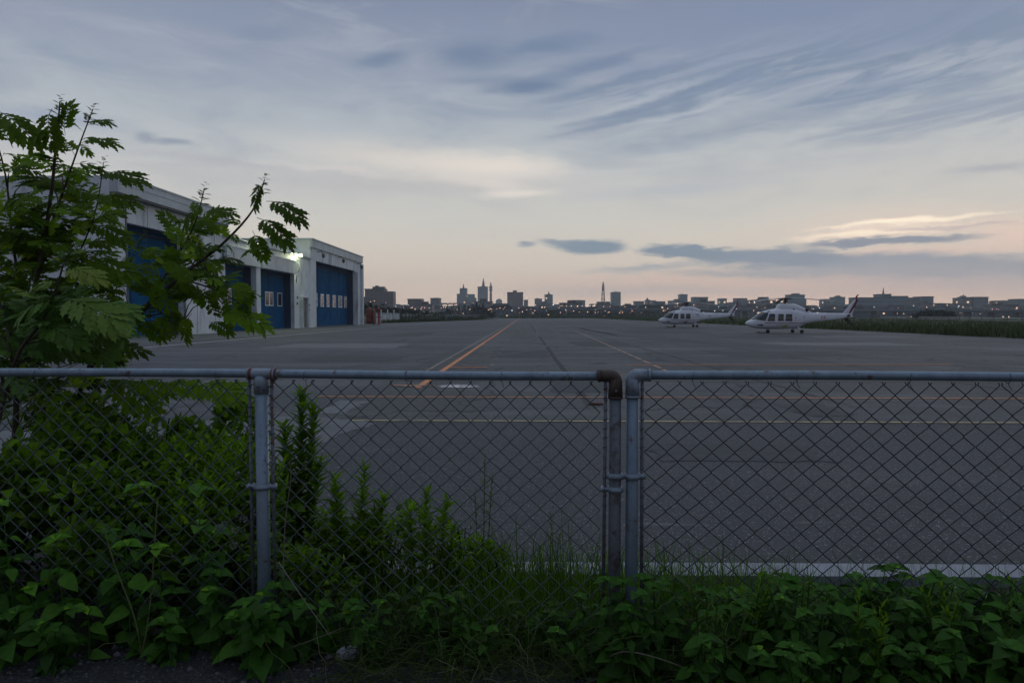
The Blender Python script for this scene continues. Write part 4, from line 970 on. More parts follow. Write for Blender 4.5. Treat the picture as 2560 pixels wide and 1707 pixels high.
    mb = MB(); mb.loft([[(r_*math.cos(2*math.pi*j/16), r_*math.sin(2*math.pi*j/16), zh+z) for j in range(16)] for r_, z in ((.14,-.05),(.30,-.02),(.34,.04),(.2,.10),(.05,.14))]); mb.build('rotor_head', M_hb, root)
    for k in range(5):
        a_ = R(psi+72*k); ca, sa = math.cos(a_), math.sin(a_); mb = MB(); mb.tube([(.2*ca,.2*sa,zh+.03), (.62*ca,.62*sa,zh+.05)], [.07,.05], 8); mb.build('blade_cuff', M_hb, root)
        rings = []
        for t_ in np.linspace(0, 1, 10):
            r_ = .55 + t_*4.4; z = zh+.05-.34*t_**1.8; c_ = .14 if t_ < .08 else .20
            rings.append([(r_*ca-u*c_*sa, r_*sa+u*c_*ca, z+w) for u, w in ((-1,0),(-.3,.028),(1,.004),(-.3,-.022))])
        mb = MB(); mb.loft(rings); mb.build('rotor_blade', M_blade, root)
    # undercarriage
    def wheel(x, y, r_, n_):
        t_ = MB(); t_.loft([[(x+rr*math.cos(2*math.pi*j/14), y+yy, rr*math.sin(2*math.pi*j/14)+r_) for j in range(14)] for rr, yy in ((r_*.5,-.06),(r_*.92,-.06),(r_,-.03),(r_,.03),(r_*.92,.06),(r_*.5,.06))]); t_.ball((x, y, r_), r_*.45, .065, r_*.45, 8, 4, 1)
        return t_.build('wheel', [M_tyre, M_strut], root)
    xn = (560-850)*S_; mb = MB(); mb.tube([(xn+.12,0,.42), (xn,0,.16)], .045, 8); mb.tube([(xn-.05,-.02,.30), (xn-.16,0,.36)], .03, 6); mb.build('nose_strut', M_strut, root)
    wheel(xn, -.09, .13, 0); wheel(xn, .09, .13, 0)
    for s_ in (-1, 1):
        xm = (1060-850)*S_; mb = MB(); mb.tube([(xm-.22, s_*.48, .56), (xm-.10, s_*.78, .36), (xm, s_*.92, .17)], [.07,.05,.045], 8); mb.build('main_strut', M_strut, root); wheel(xm, s_*.98, .155, 0)
        mb = MB(); mb.tube([(xm-.65, s_*.40, .40), (xm-.25, s_*.66, .40)], .035, 6); mb.build('brace', M_hg, root)
    mb = MB(); mb.box((370-850)*S_, (535-850)*S_, -.34, -.22, .02, .075); mb.box((372-850)*S_, (400-850)*S_, -.30, .30, .076, .12); mb.tube([((545-850)*S_, -.28, .05), (xn, -.05, .13)], .02, 6); mb.build('ground_handling_bar', M_hb, root)
    mb = MB(); mb.tube([((325-850)*S_, -.2, (775-712)*S_), ((330-850)*S_, -.2, (775-690)*S_)], .02, 6); mb.ball(((325-850)*S_, -.2, (775-716)*S_), .05, .05, .05, 8, 5); mb.build('landing_light', M_strut, root)
    # lettering on the tail boom and on the body
    for s_, (t_, xc, yc, sz, mt) in [(1, q) for q in txt]:
        cu = bpy.data.curves.new('lettering', 'FONT'); cu.body = t_; cu.size = sz; cu.extrude = .002; cu.align_x = 'CENTER'; cu.align_y = 'CENTER'
        to = bpy.data.objects.new('lettering', cu); COL.objects.link(to); cu.materials.append(mt); to.parent = root
        p_ = hpt(xc, zth(xc, yc), .02); to.location = p_; hw2 = hsec(xc+60)[2]-hsec(xc-60)[2]
        to.rotation_euler = (R(90), 0, math.atan(-(-hw2)/(120*S_))); to.scale = (1.25, 1, 1)
        bpy.context.view_layer.update(); me = bpy.data.meshes.new_from_object(to); me.name = 'lettering'
        tn = bpy.data.objects.new('lettering', me); COL.objects.link(tn); tn.parent = root; tn.location = to.location; tn.rotation_euler = to.rotation_euler; tn.scale = to.scale
        bpy.data.objects.remove(to); tn.name = 'lettering'
    return root
q = src(1962, 832, 58.2); q2 = src(1962, 832, 58.2)
M_txt = plain('red lettering', (.32,.03,.10,1), .5); M_txtd = plain('dark lettering', (.08,.09,.12,1), .5)
hA = make_heli((q.x, 58.2, .005), 1.0, 'nearer, larger white helicopter with a yellow green patch on its belly', M_hy, [('JE3', 1470, 508, .34, M_txt)], None, 0.0, 6)
q = src(1716, 816, 86.5)
hB = make_heli((q.x, 86.5, .005), 1.055, 'farther, smaller white helicopter on the left with a dark red swoosh on its belly', M_hr, [('N7', 1050, 480, .42, M_txtd), ('PLA', 1380, 500, .24, M_txtd)], None, R(-1.5), 13)
# ------------------------------------------------------------------ chain link fence
def metal(name, c, rough, rust=0.0, rc=(.07,.028,.018,1), metal_=.35):
    m, nt, b = newmat(name); co = objco(nt)
    n1 = noise(nt, objco(nt, (1, 1, .35)), 9.0, 6, .7)
    cc = ramp(nt, n1, [(.3, tuple(x*.72 for x in c[:3])+(1,)), (.7, tuple(min(1, x*1.2) for x in c[:3])+(1,))])
    n3 = noise(nt, co, 70.0, 3, .6); cc = mixc(nt, maprange(n3, .60, .70)*.6, cc, tuple(x*.35 for x in c[:3])+(1,))
    if rust:
        n2 = noise(nt, co, 14.0, 6, .75); f_ = maprange(n2, .62-rust*.35, .72-rust*.3)
        cc = mixc(nt, f_*.92, cc, rc)
        nt.links.new((f_*-metal_+metal_).s, b.inputs['Metallic'])
    else: b.inputs['Metallic'].default_value = metal_
    nt.links.new(cc.s, b.inputs['Base Color']); b.inputs['Roughness'].default_value = rough; bump(nt, b, n3, .15, .002)
    return m
M_galv = metal('galvanised pipe', (.165,.225,.285,1), .45, .12)
M_galvp = metal('blue grey painted post', (.13,.18,.23,1), .5, .12)
M_fit = metal('weathered fitting', (.19,.235,.29,1), .5, .18)
M_fitr = metal('rusty fitting', (.085,.08,.08,1), .6, .9, (.040,.022,.017,1))
M_postr = metal('streaked post', (.105,.125,.145,1), .55, .38, (.035,.025,.025,1))
M_rod = metal('tension bar', (.10,.115,.14,1), .5, .3)
M_wire = metal('fence wire', (.022,.028,.038,1), .5, .2, metal_=.4)
M_wirel = metal('dull zinc wire', (.055,.080,.085,1), .5, .1, metal_=.4)
FA = Vector((at(0, 857, 3.03).x, 3.03, 0)); FB = Vector((at(2352, 866, 2.83).x, 2.83, 0)); FD = (FB-FA).normalized(); FN = Vector((FD.y, -FD.x, 0))
def fs(x):           # distance along the fence line seen at photo x (2352 wide)
    d = ray(x, 1000); d.z = 0
    k = (FA.x*FD.y - FA.y*FD.x)/(d.x*FD.y - d.y*FD.x); return (Vector((d.x*k, d.y*k, 0))-FA).dot(FD)
def fp(s, z, off=0.0): return FA + FD*s + FN*off + Vector((0, 0, z))
RZ = 1.243; DZ = .0835; DX = .0865
def sag(s, s0, s1, a): t = (s-s0)/(s1-s0); return RZ + a*(-math.sin(math.pi*max(0, min(1, t))))*.004
def section(name, label, s0, s1, ends, phase, wmat, rz=0.0):
    root = empty(name, fp((s0+s1)/2, 0), label=label, cat='fence'); L0 = Vector(root.location)
    loc = lambda s, z, off=0.0: fp(s, z, off)-L0
    rail_r = .0195
    mb = MB(); mb.tube([loc(s, RZ+rz+.003*math.sin(s*2.1)) for s in np.linspace(s0, s1, 24)], rail_r, 14); rl = mb.build('top_rail', M_galv, root)
    # woven wire: every wire is a zigzag that hooks into its neighbours
    mb = MB(); i = 0; s = s0 + (.028 if ends[0] else 0); top = RZ+rz-.035; zbot = .12
    n = int((s1-s0-(.028 if ends[0] else 0)-(.028 if ends[1] else 0))/(DX/2))
    w = (s1-s0-(.028 if ends[0] else 0)-(.028 if ends[1] else 0))/n
    for i in range(n):
        a_ = s+i*w; pts = []; zz = top - (DZ/2 if (i+phase) % 2 else 0); k = 0
        if (i+phase) % 2: pts += [loc(a_+w*.86, top+.010, .002), loc(a_+w+.0012, top+.001, -.0022), loc(a_+w-.0045, top-.0048, .001)]
        else: pts.append(loc(a_+w*.14, top+.010, .002))
        z = zz
        while z > zbot:
            left = k % 2 == 0
            x_ = a_ - .0012 if left else a_+w+.0012
            sg = math.sin(x_*5.1+z*3)*.0030+math.sin(x_*1.3+2*z)*.005+rnd.gauss(0, .0011)
            wob = (sg, math.sin(a_*3.7+z*9.0)*.0030+math.sin(x_*1.1)*.006*(RZ-z))
            o_ = .0022 if left else -.0022
            pts += [loc(x_+(.0050 if left else -.0050)+wob[0], z+.0042+wob[1], o_*.3+.001), loc(x_+wob[0], z+.001+wob[1], o_*1.6), loc(x_+(.0045 if left else -.0045)+wob[0], z-.0048+wob[1], -o_*.6)]
            z -= DZ/2; k += 1
        if len(pts) > 3: mb.tube(pts, .0023, 5, cap=False)
    mb.build('chain_link_mesh', wmat, root)
    s = s0+.22
    while s < s1-.1:
        tw = MB(); zz = RZ+rz; tw.tube([loc(s+.004*math.sin(a_*.5), zz-.004+.0225*math.sin(a_), .0225*math.cos(a_)) for a_ in np.linspace(-1.6, 4.9, 16)]+[loc(s+.004, zz-.036, .004), loc(s+.012, zz-.052, .012)], .0016, 4); tw.build('tie_wire', M_rod, root); s += .42+rnd.uniform(-.05, .05)
    return root, loc
def vpost(root, loc, s, mat, r_=.0275, z1=RZ, off=0.0, name='post'):
    mb = MB(); mb.tube([loc(s, -.25, off), loc(s, .5, off), loc(s, z1, off)], r_, 18); return mb.build(name, mat, root)
def rod(root, loc, s, z1=RZ-.02, z0=.10, lean=0.0):
    mb = MB(); mb.tube([loc(s+lean, z0, .006), loc(s+lean*.4, .7, .006), loc(s, z1, .006)], .0072, 8, 0)
    z = z1-.03; k = 0
    while z > z0:                       # wire ends wound round the bar
        pts = [loc(s+lean*(1-(z-z0)/(z1-z0))+.0095*math.cos(a_+k), z-.006*a_/6.28*2.2, .006+.0095*math.sin(a_+k)) for a_ in np.linspace(0, 6.6, 9)]
        mb.tube(pts, .0016, 4, 1, cap=False); z -= DZ/2; k += 1.1
    return mb.build('tension_bar', [M_rod, M_wire], root)
def clamp(root, loc, parts, z, mat=None):   # parts: (s, radius) rings joined by a strap
    mb = MB()
    for s, r_ in parts:
        mb.loft([[loc(s+q*math.cos(2*math.pi*j/16), z+dz, q*math.sin(2*math.pi*j/16)) for j in range(16)] for q, dz in ((r_,-.012),(r_+.004,-.012),(r_+.004,.012),(r_,.012))])
    a_, c_ = parts[0][0]-parts[0][1]-.008, parts[-1][0]+parts[-1][1]+.008
    mb.loft([[loc(s, z+dz, off+bulge) for dz, off in ((-.010,.010),(-.010,.016),(.010,.016),(.010,.010))] for s in np.linspace(a_, c_, 14) for bulge in [max([0]+[math.sqrt(max(0, (r_+.004)**2-(s-sp)**2))*.9 for sp, r_ in parts if r_ > .015])]])
    o = mb.build('clamp', mat or M_fit, root)
    for s in [(parts[i][0]+parts[i+1][0])/2 for i in range(len(parts)-1)]+[parts[0][0]]:
        b_ = MB(); b_.tube([loc(s, z, .012), loc(s, z, .024)], .006, 6); bo = b_.build('bolt', M_rod, o)
    return o
sL0, sP, sE1, sE2 = fs(-420), fs(602), fs(1413), fs(1452)
f1, loc = section('chain_link_fence', 'left chain link fence section with a tee post, ending at the dark rusty elbow', sL0, sE1-.03, (0, 1), 0, M_wirel)
vpost(f1, loc, sP, M_galv, .0285, RZ-.01); vpost(f1, loc, sE1, M_postr, .0265, RZ-.045)
vpost(f1, loc, fs(-360), M_galv, .0285, RZ-.01)
for sx in (576, 627, 1390): rod(f1, loc, fs(sx), lean=.004 if sx < 1000 else -.006)
def tee(root, loc, s, mat):
    mb = MB(); mb.tube([loc(s-.062, RZ), loc(s-.058, RZ), loc(s+.062, RZ)], .0245, 16); mb.tube([loc(s, RZ-.085), loc(s, RZ-.03), loc(s, RZ-.008)], [.0325,.0325,.027], 16)
    for k in (-.060, .056): mb.tube([loc(s+k, RZ), loc(s+k+.008, RZ)], .0265, 16)
    mb.tube([loc(s, RZ-.055, .03), loc(s, RZ-.055, .038)], .006, 6, 1)
    return mb.build('tee_fitting', [mat, M_rod], root)
tee(f1, loc, sP, M_fit)
M_rustc = metal('rust collar', (.16,.07,.05,1), .7, .8, (.10,.028,.016,1), .1)
for k in (-.058, .05):
    mb = MB(); mb.tube([loc(sP+k, RZ), loc(sP+k+.02, RZ)], .0252, 16); mb.build('rust_collar', M_rustc, f1)
def elbow(root, loc, s, dirn, mat, rz=0.0):
    mb = MB(); z = RZ+rz; c_ = .020
    pts = [loc(s, z-.095), loc(s, z-c_)]+[loc(s+dirn*c_*(1-math.cos(a_)), z-c_+c_*math.sin(a_)) for a_ in np.linspace(.15, 1.57, 8)]+[loc(s+dirn*(c_+.05), z)]
    mb.tube(pts, [.031,.029]+[.0275]*8+[.0255], 16); mb.tube([loc(s+dirn*(c_+.044), z), loc(s+dirn*(c_+.056), z)], .0275, 16); mb.tube([loc(s, z-.06, .028), loc(s, z-.06, .037)], .006, 6, 1)
    mb.tube([loc(s, z-.097), loc(s, z-.088)], .0325, 16)
    return mb.build('elbow_fitting', [mat, M_rod], root)
elbow(f1, loc, sE1, -1, M_fitr)
clamp(f1, loc, [(fs(576), .0095), (sP, .0285), (fs(628), .0095)], .745)
clamp(f1, loc, [(fs(1388), .0095), (sE1, .0265)], .758)
DX = .0915
f2, loc2 = section('chain_link_fence', 'right chain link fence section starting at the blue grey elbow post', sE2+.03, fs(2900), (1, 0), 1, M_wire, .004)
vpost(f2, loc2, sE2, M_galvp, .0265, RZ-.04); vpost(f2, loc2, fs(2800), M_galvp, .0265, RZ)
rod(f2, loc2, fs(1474), lean=.004); elbow(f2, loc2, sE2, 1, M_fit, .004)
clamp(f2, loc2, [(sE1, .0275), (sE2, .0265), (fs(1474), .0095)], .815)
# ------------------------------------------------------------------ leaf templates (length 1 along +y, face +z)
def ovate(w=.34, drop=.22, fold=.16, n=5):
    ys = np.array([0, .05, .16, .34, .54, .73, .88, 1.0]); ws = np.array([0, .50, .88, 1.0, .84, .52, .20, 0])*w
    V = []; F = []
    for y, ww in zip(ys, ws):
        z = -drop*y*y; V += [(-ww, y-.02, z+fold*ww*1.6), (0, y, z), (ww, y-.02, z+fold*ww*1.6)]
    for i in range(len(ys)-1):
        a_ = i*3; b_ = a_+3
        F += [(a_, a_+1, b_+1), (a_, b_+1, b_), (a_+1, a_+2, b_+2), (a_+1, b_+2, b_+1)]
    return np.array(V), np.array(F)
OV = [ovate(.33,.25,.25), ovate(.29,.45,.15), ovate(.36,.12,.40), ovate(.27,.6,.2)]
NAR = [ovate(.13,.3,.4), ovate(.10,.1,.4), ovate(.15,.5,.4)]
def leaflet(w):      # pinnately cut leaflet: half outline with coarse teeth
    out = [(.03,0),(.55,.20),(.36,.25),(.95,.38),(.55,.45),(.88,.60),(.45,.66),(.58,.80),(.22,.84),(0,1)]
    mid = [0,.12,.24,.34,.44,.54,.65,.75,.85,1]
    V = []; F = []
    for (x, y), m_ in zip(out, mid):
        V += [(-x*w, y, .10*x*w-.12*y*y), (0, m_, -.12*m_*m_), (x*w, y, .10*x*w-.12*y*y)]
    for i in range(9):
        a_ = i*3; b_ = a_+3; F += [(a_, a_+1, b_+1), (a_, b_+1, b_), (a_+1, a_+2, b_+2), (a_+1, b_+2, b_+1)]
    return np.array(V), np.array(F)
LF = leaflet(.20)
def frond(curve, pairs=6, wid=1.0, lift=.15, seed=0, tw=0.0):
    r_ = np.random.default_rng(seed); V = []; F = []; n = 0
    def rp(t): return np.array([tw*t*t, t*(1-.12*abs(curve)*t), lift*t - curve*t*t])
    def put(base, d, nrm, size):
        nonlocal n
        d = d/np.linalg.norm(d); x = np.cross(d, nrm); x /= np.linalg.norm(x); z = np.cross(x, d)
        V.append((LF[0][:, :1]*x*wid + LF[0][:, 1:2]*d + LF[0][:, 2:3]*z)*size + base); F.append(LF[1]+n); n += len(LF[0])
    for i in range(pairs):
        t = .22+.62*i/(pairs-1); p_ = rp(t); tg = rp(t+.02)-rp(t-.02); tg /= np.linalg.norm(tg)
        L = (.34+.16*math.sin(math.pi*(i+.8)/(pairs+.4)))
        for s_ in (-1, 1):
            side = np.array([s_, 0, 0]); ang = .95-.38*i/pairs
            d = tg*math.cos(ang)+side*math.sin(ang)+np.array([0,0,r_.uniform(-.45,.05)]); nrm = np.cross(side, tg)*s_*1.0
            if nrm[2] < 0: nrm = -nrm
            put(p_, d, nrm+r_.normal(0, .12, 3), L*r_.uniform(.85, 1.1))
    t = .86; tg = rp(1)-rp(.9); put(rp(t), tg, np.array([0, .3, 1.0]), .40)
    # rachis as a thin strip
    ts = np.linspace(0, .9, 7); w = .008
    for t in ts: V.append(np.array([rp(t)+[-w,0,0], rp(t)+[w,0,0], rp(t)+[0,0,-w*1.5]]))
    for i in range(6):
        a_ = n+i*3; b_ = a_+3
        for u, v in ((0,1),(1,2),(2,0)): F.append(np.array([(a_+u, a_+v, b_+v), (a_+u, b_+v, b_+u)]))
    return np.concatenate(V), np.concatenate(F)
FR = [frond(.35, 6, 1.0, .25, 1, .05), frond(.65, 7, 1.0, .3, 2, -.08), frond(.95, 6, .95, .4, 3, .12), frond(.15, 5, 1.1, .1, 4, -.06), frond(1.2, 6, .9, .5, 9, -.15), frond(.5, 4, 1.15, .2, 10, .1)]
FRN = [frond(.8, 6, .8, .5, 7, .05)]

T_tree = leafmat('sapling leaves', (.035,.065,.004,1), (.17,.32,.008,1), .5, .7, (.34,.46,.02,1))
T_front = leafmat('light sapling leaves', (.035,.085,.014,1), (.115,.235,.035,1), .42, .55, (.22,.28,.04,1))
T_shrub = leafmat('shrub leaves', (.024,.052,.003,1), (.17,.35,.010,1), .5, .7, (.30,.48,.02,1))
T_broad = leafmat('broad leaves', (.010,.032,.003,1), (.060,.195,.012,1), .40, .65, (.22,.42,.012,1))
T_sprig = leafmat('bright sprig leaves', (.04,.11,.010,1), (.10,.28,.015,1), .45, .6, (.22,.44,.02,1))
T_weed = leafmat('weed leaves', (.014,.032,.005,1), (.080,.17,.016,1), .4, .65, (.15,.27,.02,1))
T_dry = leafmat('tangled stems', (.020,.034,.008,1), (.10,.16,.035,1), .3, .8, (.22,.22,.13,1))
T_grass = leafmat('fresh grass', (.018,.045,.004,1), (.11,.24,.014,1), .45, .65, (.22,.36,.03,1))

def stempts(pl, n=12):        # smooth polyline through photo points (x, y, depth)
    P = [at(x, y, Y) for x, y, Y in pl]; out = []
    for i in range(len(P)-1):
        p0, p1, p2, p3 = P[max(i-1, 0)], P[i], P[i+1], P[min(i+2, len(P)-1)]
        for k in range(4):
            t = k/4; out.append(.5*((2*p1)+(p2-p0)*t+(2*p0-5*p1+4*p2-p3)*t*t+(3*p1-p0-3*p2+p3)*t*t*t))
    out.append(P[-1]); return out
CAMP = np.array([0, 0, HC])
def sapling(name, label, stems, leaf_len, mat, extra, fills, base, tipmat=None, seed=0, dens=1.0):
    root = empty(name, base, label=label, cat='tree'); o = Vector(base)
    r_ = np.random.default_rng(seed); tk = MB(); lb = LB(); paths = []
    for pl, r0, r1, leafy in stems:
        pts = stempts(pl); paths.append(pts); n = len(pts)
        tk.tube([p-o for p in pts], [r0+(r1-r0)*i/(n-1) for i in range(n)], 7)
        L = sum((pts[i+1]-pts[i]).length for i in range(n-1)); k = leafy; 
        s_ = L*.0; nxt = L*k; acc = 0; a_ = r_.uniform(0, 6)
        for i in range(n-1):
            seg = (pts[i+1]-pts[i]).length
            while nxt < acc+seg and leafy < 1 and nxt < L*.86:
                t = (nxt-acc)/seg; p = pts[i].lerp(pts[i+1], t); d0 = (pts[i+1]-pts[i]).normalized(); q = nxt/L
                a_ += 2.4; u = d0.orthogonal().normalized(); w = d0.cross(u)
                dd = (u*math.cos(a_)+w*math.sin(a_))*(1.0 if q < .93 else .35)+d0*(.35+.8*max(0, q-.6))+Vector((0,0,.15))
                size = leaf_len*(1.0 if q < .62 else 1.0-2.4*(q-.62))*r_.uniform(.8, 1.15)
                tint = np.clip(r_.normal(.40, .17)+(.22 if q > .9 else 0), 0, 1)
                dd.normalize(); p_ = np.array(p-o)
                lb.add(FR[r_.integers(0, 6)], [p_], [tuple(dd)], [(dd.x*-.3, dd.y*-.3-.55, .85)], [size], [tint])
                nxt += .052*(1.0 if q < .85 else .5)
            acc += seg
        # the bud spray at the tip
        if leafy < 1:
            p = pts[-1]; d0 = (pts[-1]-pts[-2]).normalized()
            for k_ in range(12):
                h = -.014*k_; a_ += 2.4; u = d0.orthogonal().normalized(); w = d0.cross(u)
                dd = (u*math.cos(a_)+w*math.sin(a_))*.7+d0*.8; pp = np.array(p+d0*(h+.03)-o)
                lb.add(FRN[0], [pp], [tuple(dd)], [(0.1,-.2,1)], [.026+.0045*k_], [.10])
    A = [np.array(q) for pts in paths for q in pts]; A = np.array(A)
    for (x, y, rx, ry, Y, dY, n) in fills:
        n = int(n*dens)
        for _ in range(n):
            while True:
                u, v = r_.uniform(-1, 1, 2)
                if u*u+v*v < 1: break
            c = np.array(at(x+u*rx, y+v*ry, Y+r_.uniform(-dY, dY)))
            if c[2] < .05: continue
            D = np.linalg.norm(A-c-np.array([0,0,-.12]), axis=1); j = D.argmin(); s = A[j]
            out = c-s; nrm_ = np.linalg.norm(out)+1e-6
            if nrm_ > .16:
                m_ = (s+c)/2+np.array([0,0,.03]); tk.tube([Vector(s)-o, Vector(m_)-o, Vector(c)-o], [.0045,.0035,.002], 5)
            out = out/nrm_*.5+np.array([0,0,.25])+r_.normal(0, .25, 3)
            K = r_.integers(3, 6); a0 = r_.uniform(0, 6.28)
            for k_ in range(K):
                a_ = a0+k_*2.4; d = np.array([math.cos(a_), math.sin(a_)*.8, .18])+out*.8
                lb.add(FR[r_.integers(0, 6)], [c-np.array(o)], [d], [np.array([-.2*d[0], -.2*d[1]-.75, .8])+r_.normal(0, .3, 3)], [leaf_len*r_.uniform(.6, 1.05)], [np.clip(r_.normal(.52, .25), 0, .97)])
    for (x0, y0, x1, y1, Y0, Y1, tint) in extra:
        a, c = at(x0, y0, Y0), at(x1, y1, Y1); d = c-a; L = d.length*.93
        d = d.normalized()+Vector((0,0,.28)); nn = Vector((0, -.55, .85)) if tint < 1.5 else Vector((0,-1,.2)); tt = tint if tint < 1.5 else tint-1.5
        lb.add(FR[1], [tuple(a-o)], [tuple(d)], [tuple(nn)], [L], [tt])
    tk.build('trunk', M_bark, root); lb.build('crown', mat, root); return root
g0 = gr(-60, 1165)
treeA = sapling('sapling', 'tall leafy sapling at the left edge rising above the hangar roof', [
    ([(30,1120,4.3),(45,840,4.25),(95,590,4.2),(118,440,4.15),(128,340,4.1),(138,232,4.05)], .020, .0035, .22),
    ([(95,590,4.2),(135,470,4.25),(178,345,4.2),(214,250,4.15)], .009, .0025, .15),
    ([(60,760,4.2),(30,560,4.3),(12,400,4.3),(-25,270,4.3)], .010, .003, .25),
    ([(60,760,4.25),(150,640,4.3),(215,500,4.3),(238,372,4.3)], .008, .0022, .2),
    ([(45,840,4.2),(-40,700,4.3),(-80,500,4.3)], .010, .003, .3)],
    .22, T_tree,
    [(30,340,-30,250,4.2,4.1,.3),(-10,255,62,335,4.1,4.0,.3),(128,300,60,330,4.1,4.0,.35),(150,310,150,230,4.1,4.0,1.85),(185,330,262,330,4.15,4.1,.4),(200,285,250,282,4.1,4.05,.3),(230,405,318,418,4.2,4.1,.2),
     (215,460,300,470,4.2,4.1,.3),(205,520,280,560,4.2,4.1,.35),(190,600,290,640,4.2,4.1,.4),(120,250,100,340,4.1,4.0,.25)],
    [(40,450,70,60,4.3,.25,8),(150,430,80,45,4.3,.3,9),(100,530,110,70,4.3,.3,13),(215,490,50,45,4.3,.3,5),(140,600,100,60,4.4,.3,12),(40,620,60,90,4.3,.3,12),(205,640,50,50,4.4,.3,5),
     (60,740,80,80,4.4,.3,10),(170,720,100,60,4.5,.3,11),(80,830,100,50,4.4,.3,9),(220,800,60,45,4.5,.3,8),(60,930,110,60,4.4,.2,14),(210,920,90,50,4.5,.2,9),(30,700,60,60,4.2,.3,8),(120,810,90,30,4.3,.2,7)],
    (at(30,1120,4.3).x, 4.3, 0), seed=5, dens=.62)
treeB = sapling('sapling', 'leaning sapling whose branches reach right across the blue doors of the hangars', [
    ([(150,1100,4.7),(190,880,4.6),(300,745,4.5),(410,640,4.4),(500,570,4.35),(560,510,4.3),(590,465,4.3),(608,412,4.25)], .016, .003, .40),
    ([(330,715,4.5),(400,600,4.5),(445,520,4.45),(470,432,4.4)], .009, .0025, .25),
    ([(410,640,4.4),(480,660,4.3),(540,690,4.3),(570,720,4.2)], .006, .002, .3),
    ([(300,745,4.5),(370,720,4.4),(420,740,4.4)], .006, .002, .2),
    ([(190,880,4.6),(250,700,4.7),(300,600,4.7),(330,540,4.7)], .008, .002, .3)],
    .205, T_tree,
    [(612,462,688,514,4.3,4.2,.12),(590,500,655,568,4.3,4.2,.2),(580,530,600,600,4.3,4.25,.3),(608,420,572,480,4.3,4.25,.15),(560,520,510,500,4.3,4.25,.3),(470,490,530,492,4.4,4.3,.25),(480,470,410,520,4.4,4.3,.3),
     (500,720,606,760,4.2,4.1,.6),(440,720,412,790,4.3,4.25,.4),(480,740,520,770,4.3,4.2,.4),(550,600,590,560,4.3,4.2,.4),(545,640,560,700,4.3,4.2,.5),(360,890,450,905,4.4,4.3,.7),(430,895,545,925,4.4,4.2,.7),(300,880,380,915,4.4,4.3,.6),(250,870,330,960,4.5,4.3,.5)],
    [(330,600,40,35,4.6,.2,3),(430,550,55,38,4.5,.2,7),(500,580,55,38,4.4,.2,7),(390,650,60,35,4.5,.25,5),(480,650,60,35,4.4,.2,6),(330,680,50,40,4.6,.2,5),(430,715,50,40,4.4,.2,7),(350,760,50,30,4.5,.2,2),(520,700,35,30,4.3,.15,3)],
    (at(150,1100,4.7).x, 4.7, 0), seed=8, dens=.55)
treeC = sapling('sapling', 'young sapling with paler leaves just above the rail at far left', [
    ([(-30,1100,3.75),(30,840,3.6),(95,740,3.55),(130,660,3.5),(148,600,3.5),(165,575,3.5)], .010, .0025, .35),
    ([(60,790,3.6),(140,730,3.6),(230,700,3.6)], .005, .002, .4)],
    .20, T_front,
    [(140,690,20,735,3.5,3.4,.8),(140,690,250,760,3.5,3.35,.85),(130,660,60,660,3.5,3.5,.9),(150,620,215,650,3.5,3.4,.95),(90,750,170,800,3.5,3.4,.6),(230,700,300,730,3.6,3.5,.75),(150,600,110,590,3.5,3.5,1.0),(155,590,190,572,3.5,3.5,.9)],
    [(60,800,110,50,3.8,.2,9),(190,780,80,50,3.8,.2,7),(120,730,60,30,3.7,.15,4),(0,730,50,60,3.8,.2,5)],
    (at(-30,1100,3.75).x, 3.75, 0), tipmat=None, seed=12)

def shrub(name, label, x, y, rad, h, n, size, tpls, mat, cat='shrub', group=None, seed=0, lobes=6, stems=7, z0=.0, bright=.0):
    root = empty(name, (x, y, 0), label=label, cat=cat, group=group); r_ = np.random.default_rng(seed); lb = LB(); P = []; D = []
    cs = [(r_.normal(0, .45, 2)*rad, r_.uniform(.35, .8)*h, r_.uniform(.3, .55)*rad) for _ in range(lobes)]+[((0,0), h*.45, rad*.75)]
    for (c, cz, rr) in cs:
        k = n//len(cs); u = r_.normal(size=(k, 3)); u /= np.linalg.norm(u, axis=1, keepdims=True)
        rz_ = min(rr*1.2, h-cz) if h-cz > .05 else rr*.5
        q = u*(.55+.5*r_.random((k, 1))); P.append(np.stack([c[0]+q[:,0]*rr, c[1]+q[:,1]*rr, cz+q[:,2]*rz_], 1)); D.append(u)
    P = np.concatenate(P); D = np.concatenate(D); k = P[:, 2] > z0+.02; P, D = P[k], D[k]
    d = D*.7+r_.normal(0, .45, P.shape)+np.array([0,0,.15]); nn = np.array([0,-.3,1.0])+r_.normal(0, .4, P.shape)
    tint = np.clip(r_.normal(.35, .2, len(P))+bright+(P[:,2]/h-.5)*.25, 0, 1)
    w = r_.integers(0, len(tpls), len(P))
    for i, t_ in enumerate(tpls):
        m_ = w == i; lb.add(t_, P[m_], d[m_], nn[m_], size*r_.uniform(.6, 1.2, m_.sum()), tint[m_])
    for i in range(stems):
        a_ = r_.uniform(0, 6.28); rr = rad*r_.uniform(.2, .8); lb.twig([Vector((0,0,-.03)), Vector((rr*.4*math.cos(a_), rr*.4*math.sin(a_), h*.45)), Vector((rr*math.cos(a_), rr*math.sin(a_), h*r_.uniform(.65,.95)))], .004, .02)
    lb.build('foliage', mat, root); return root
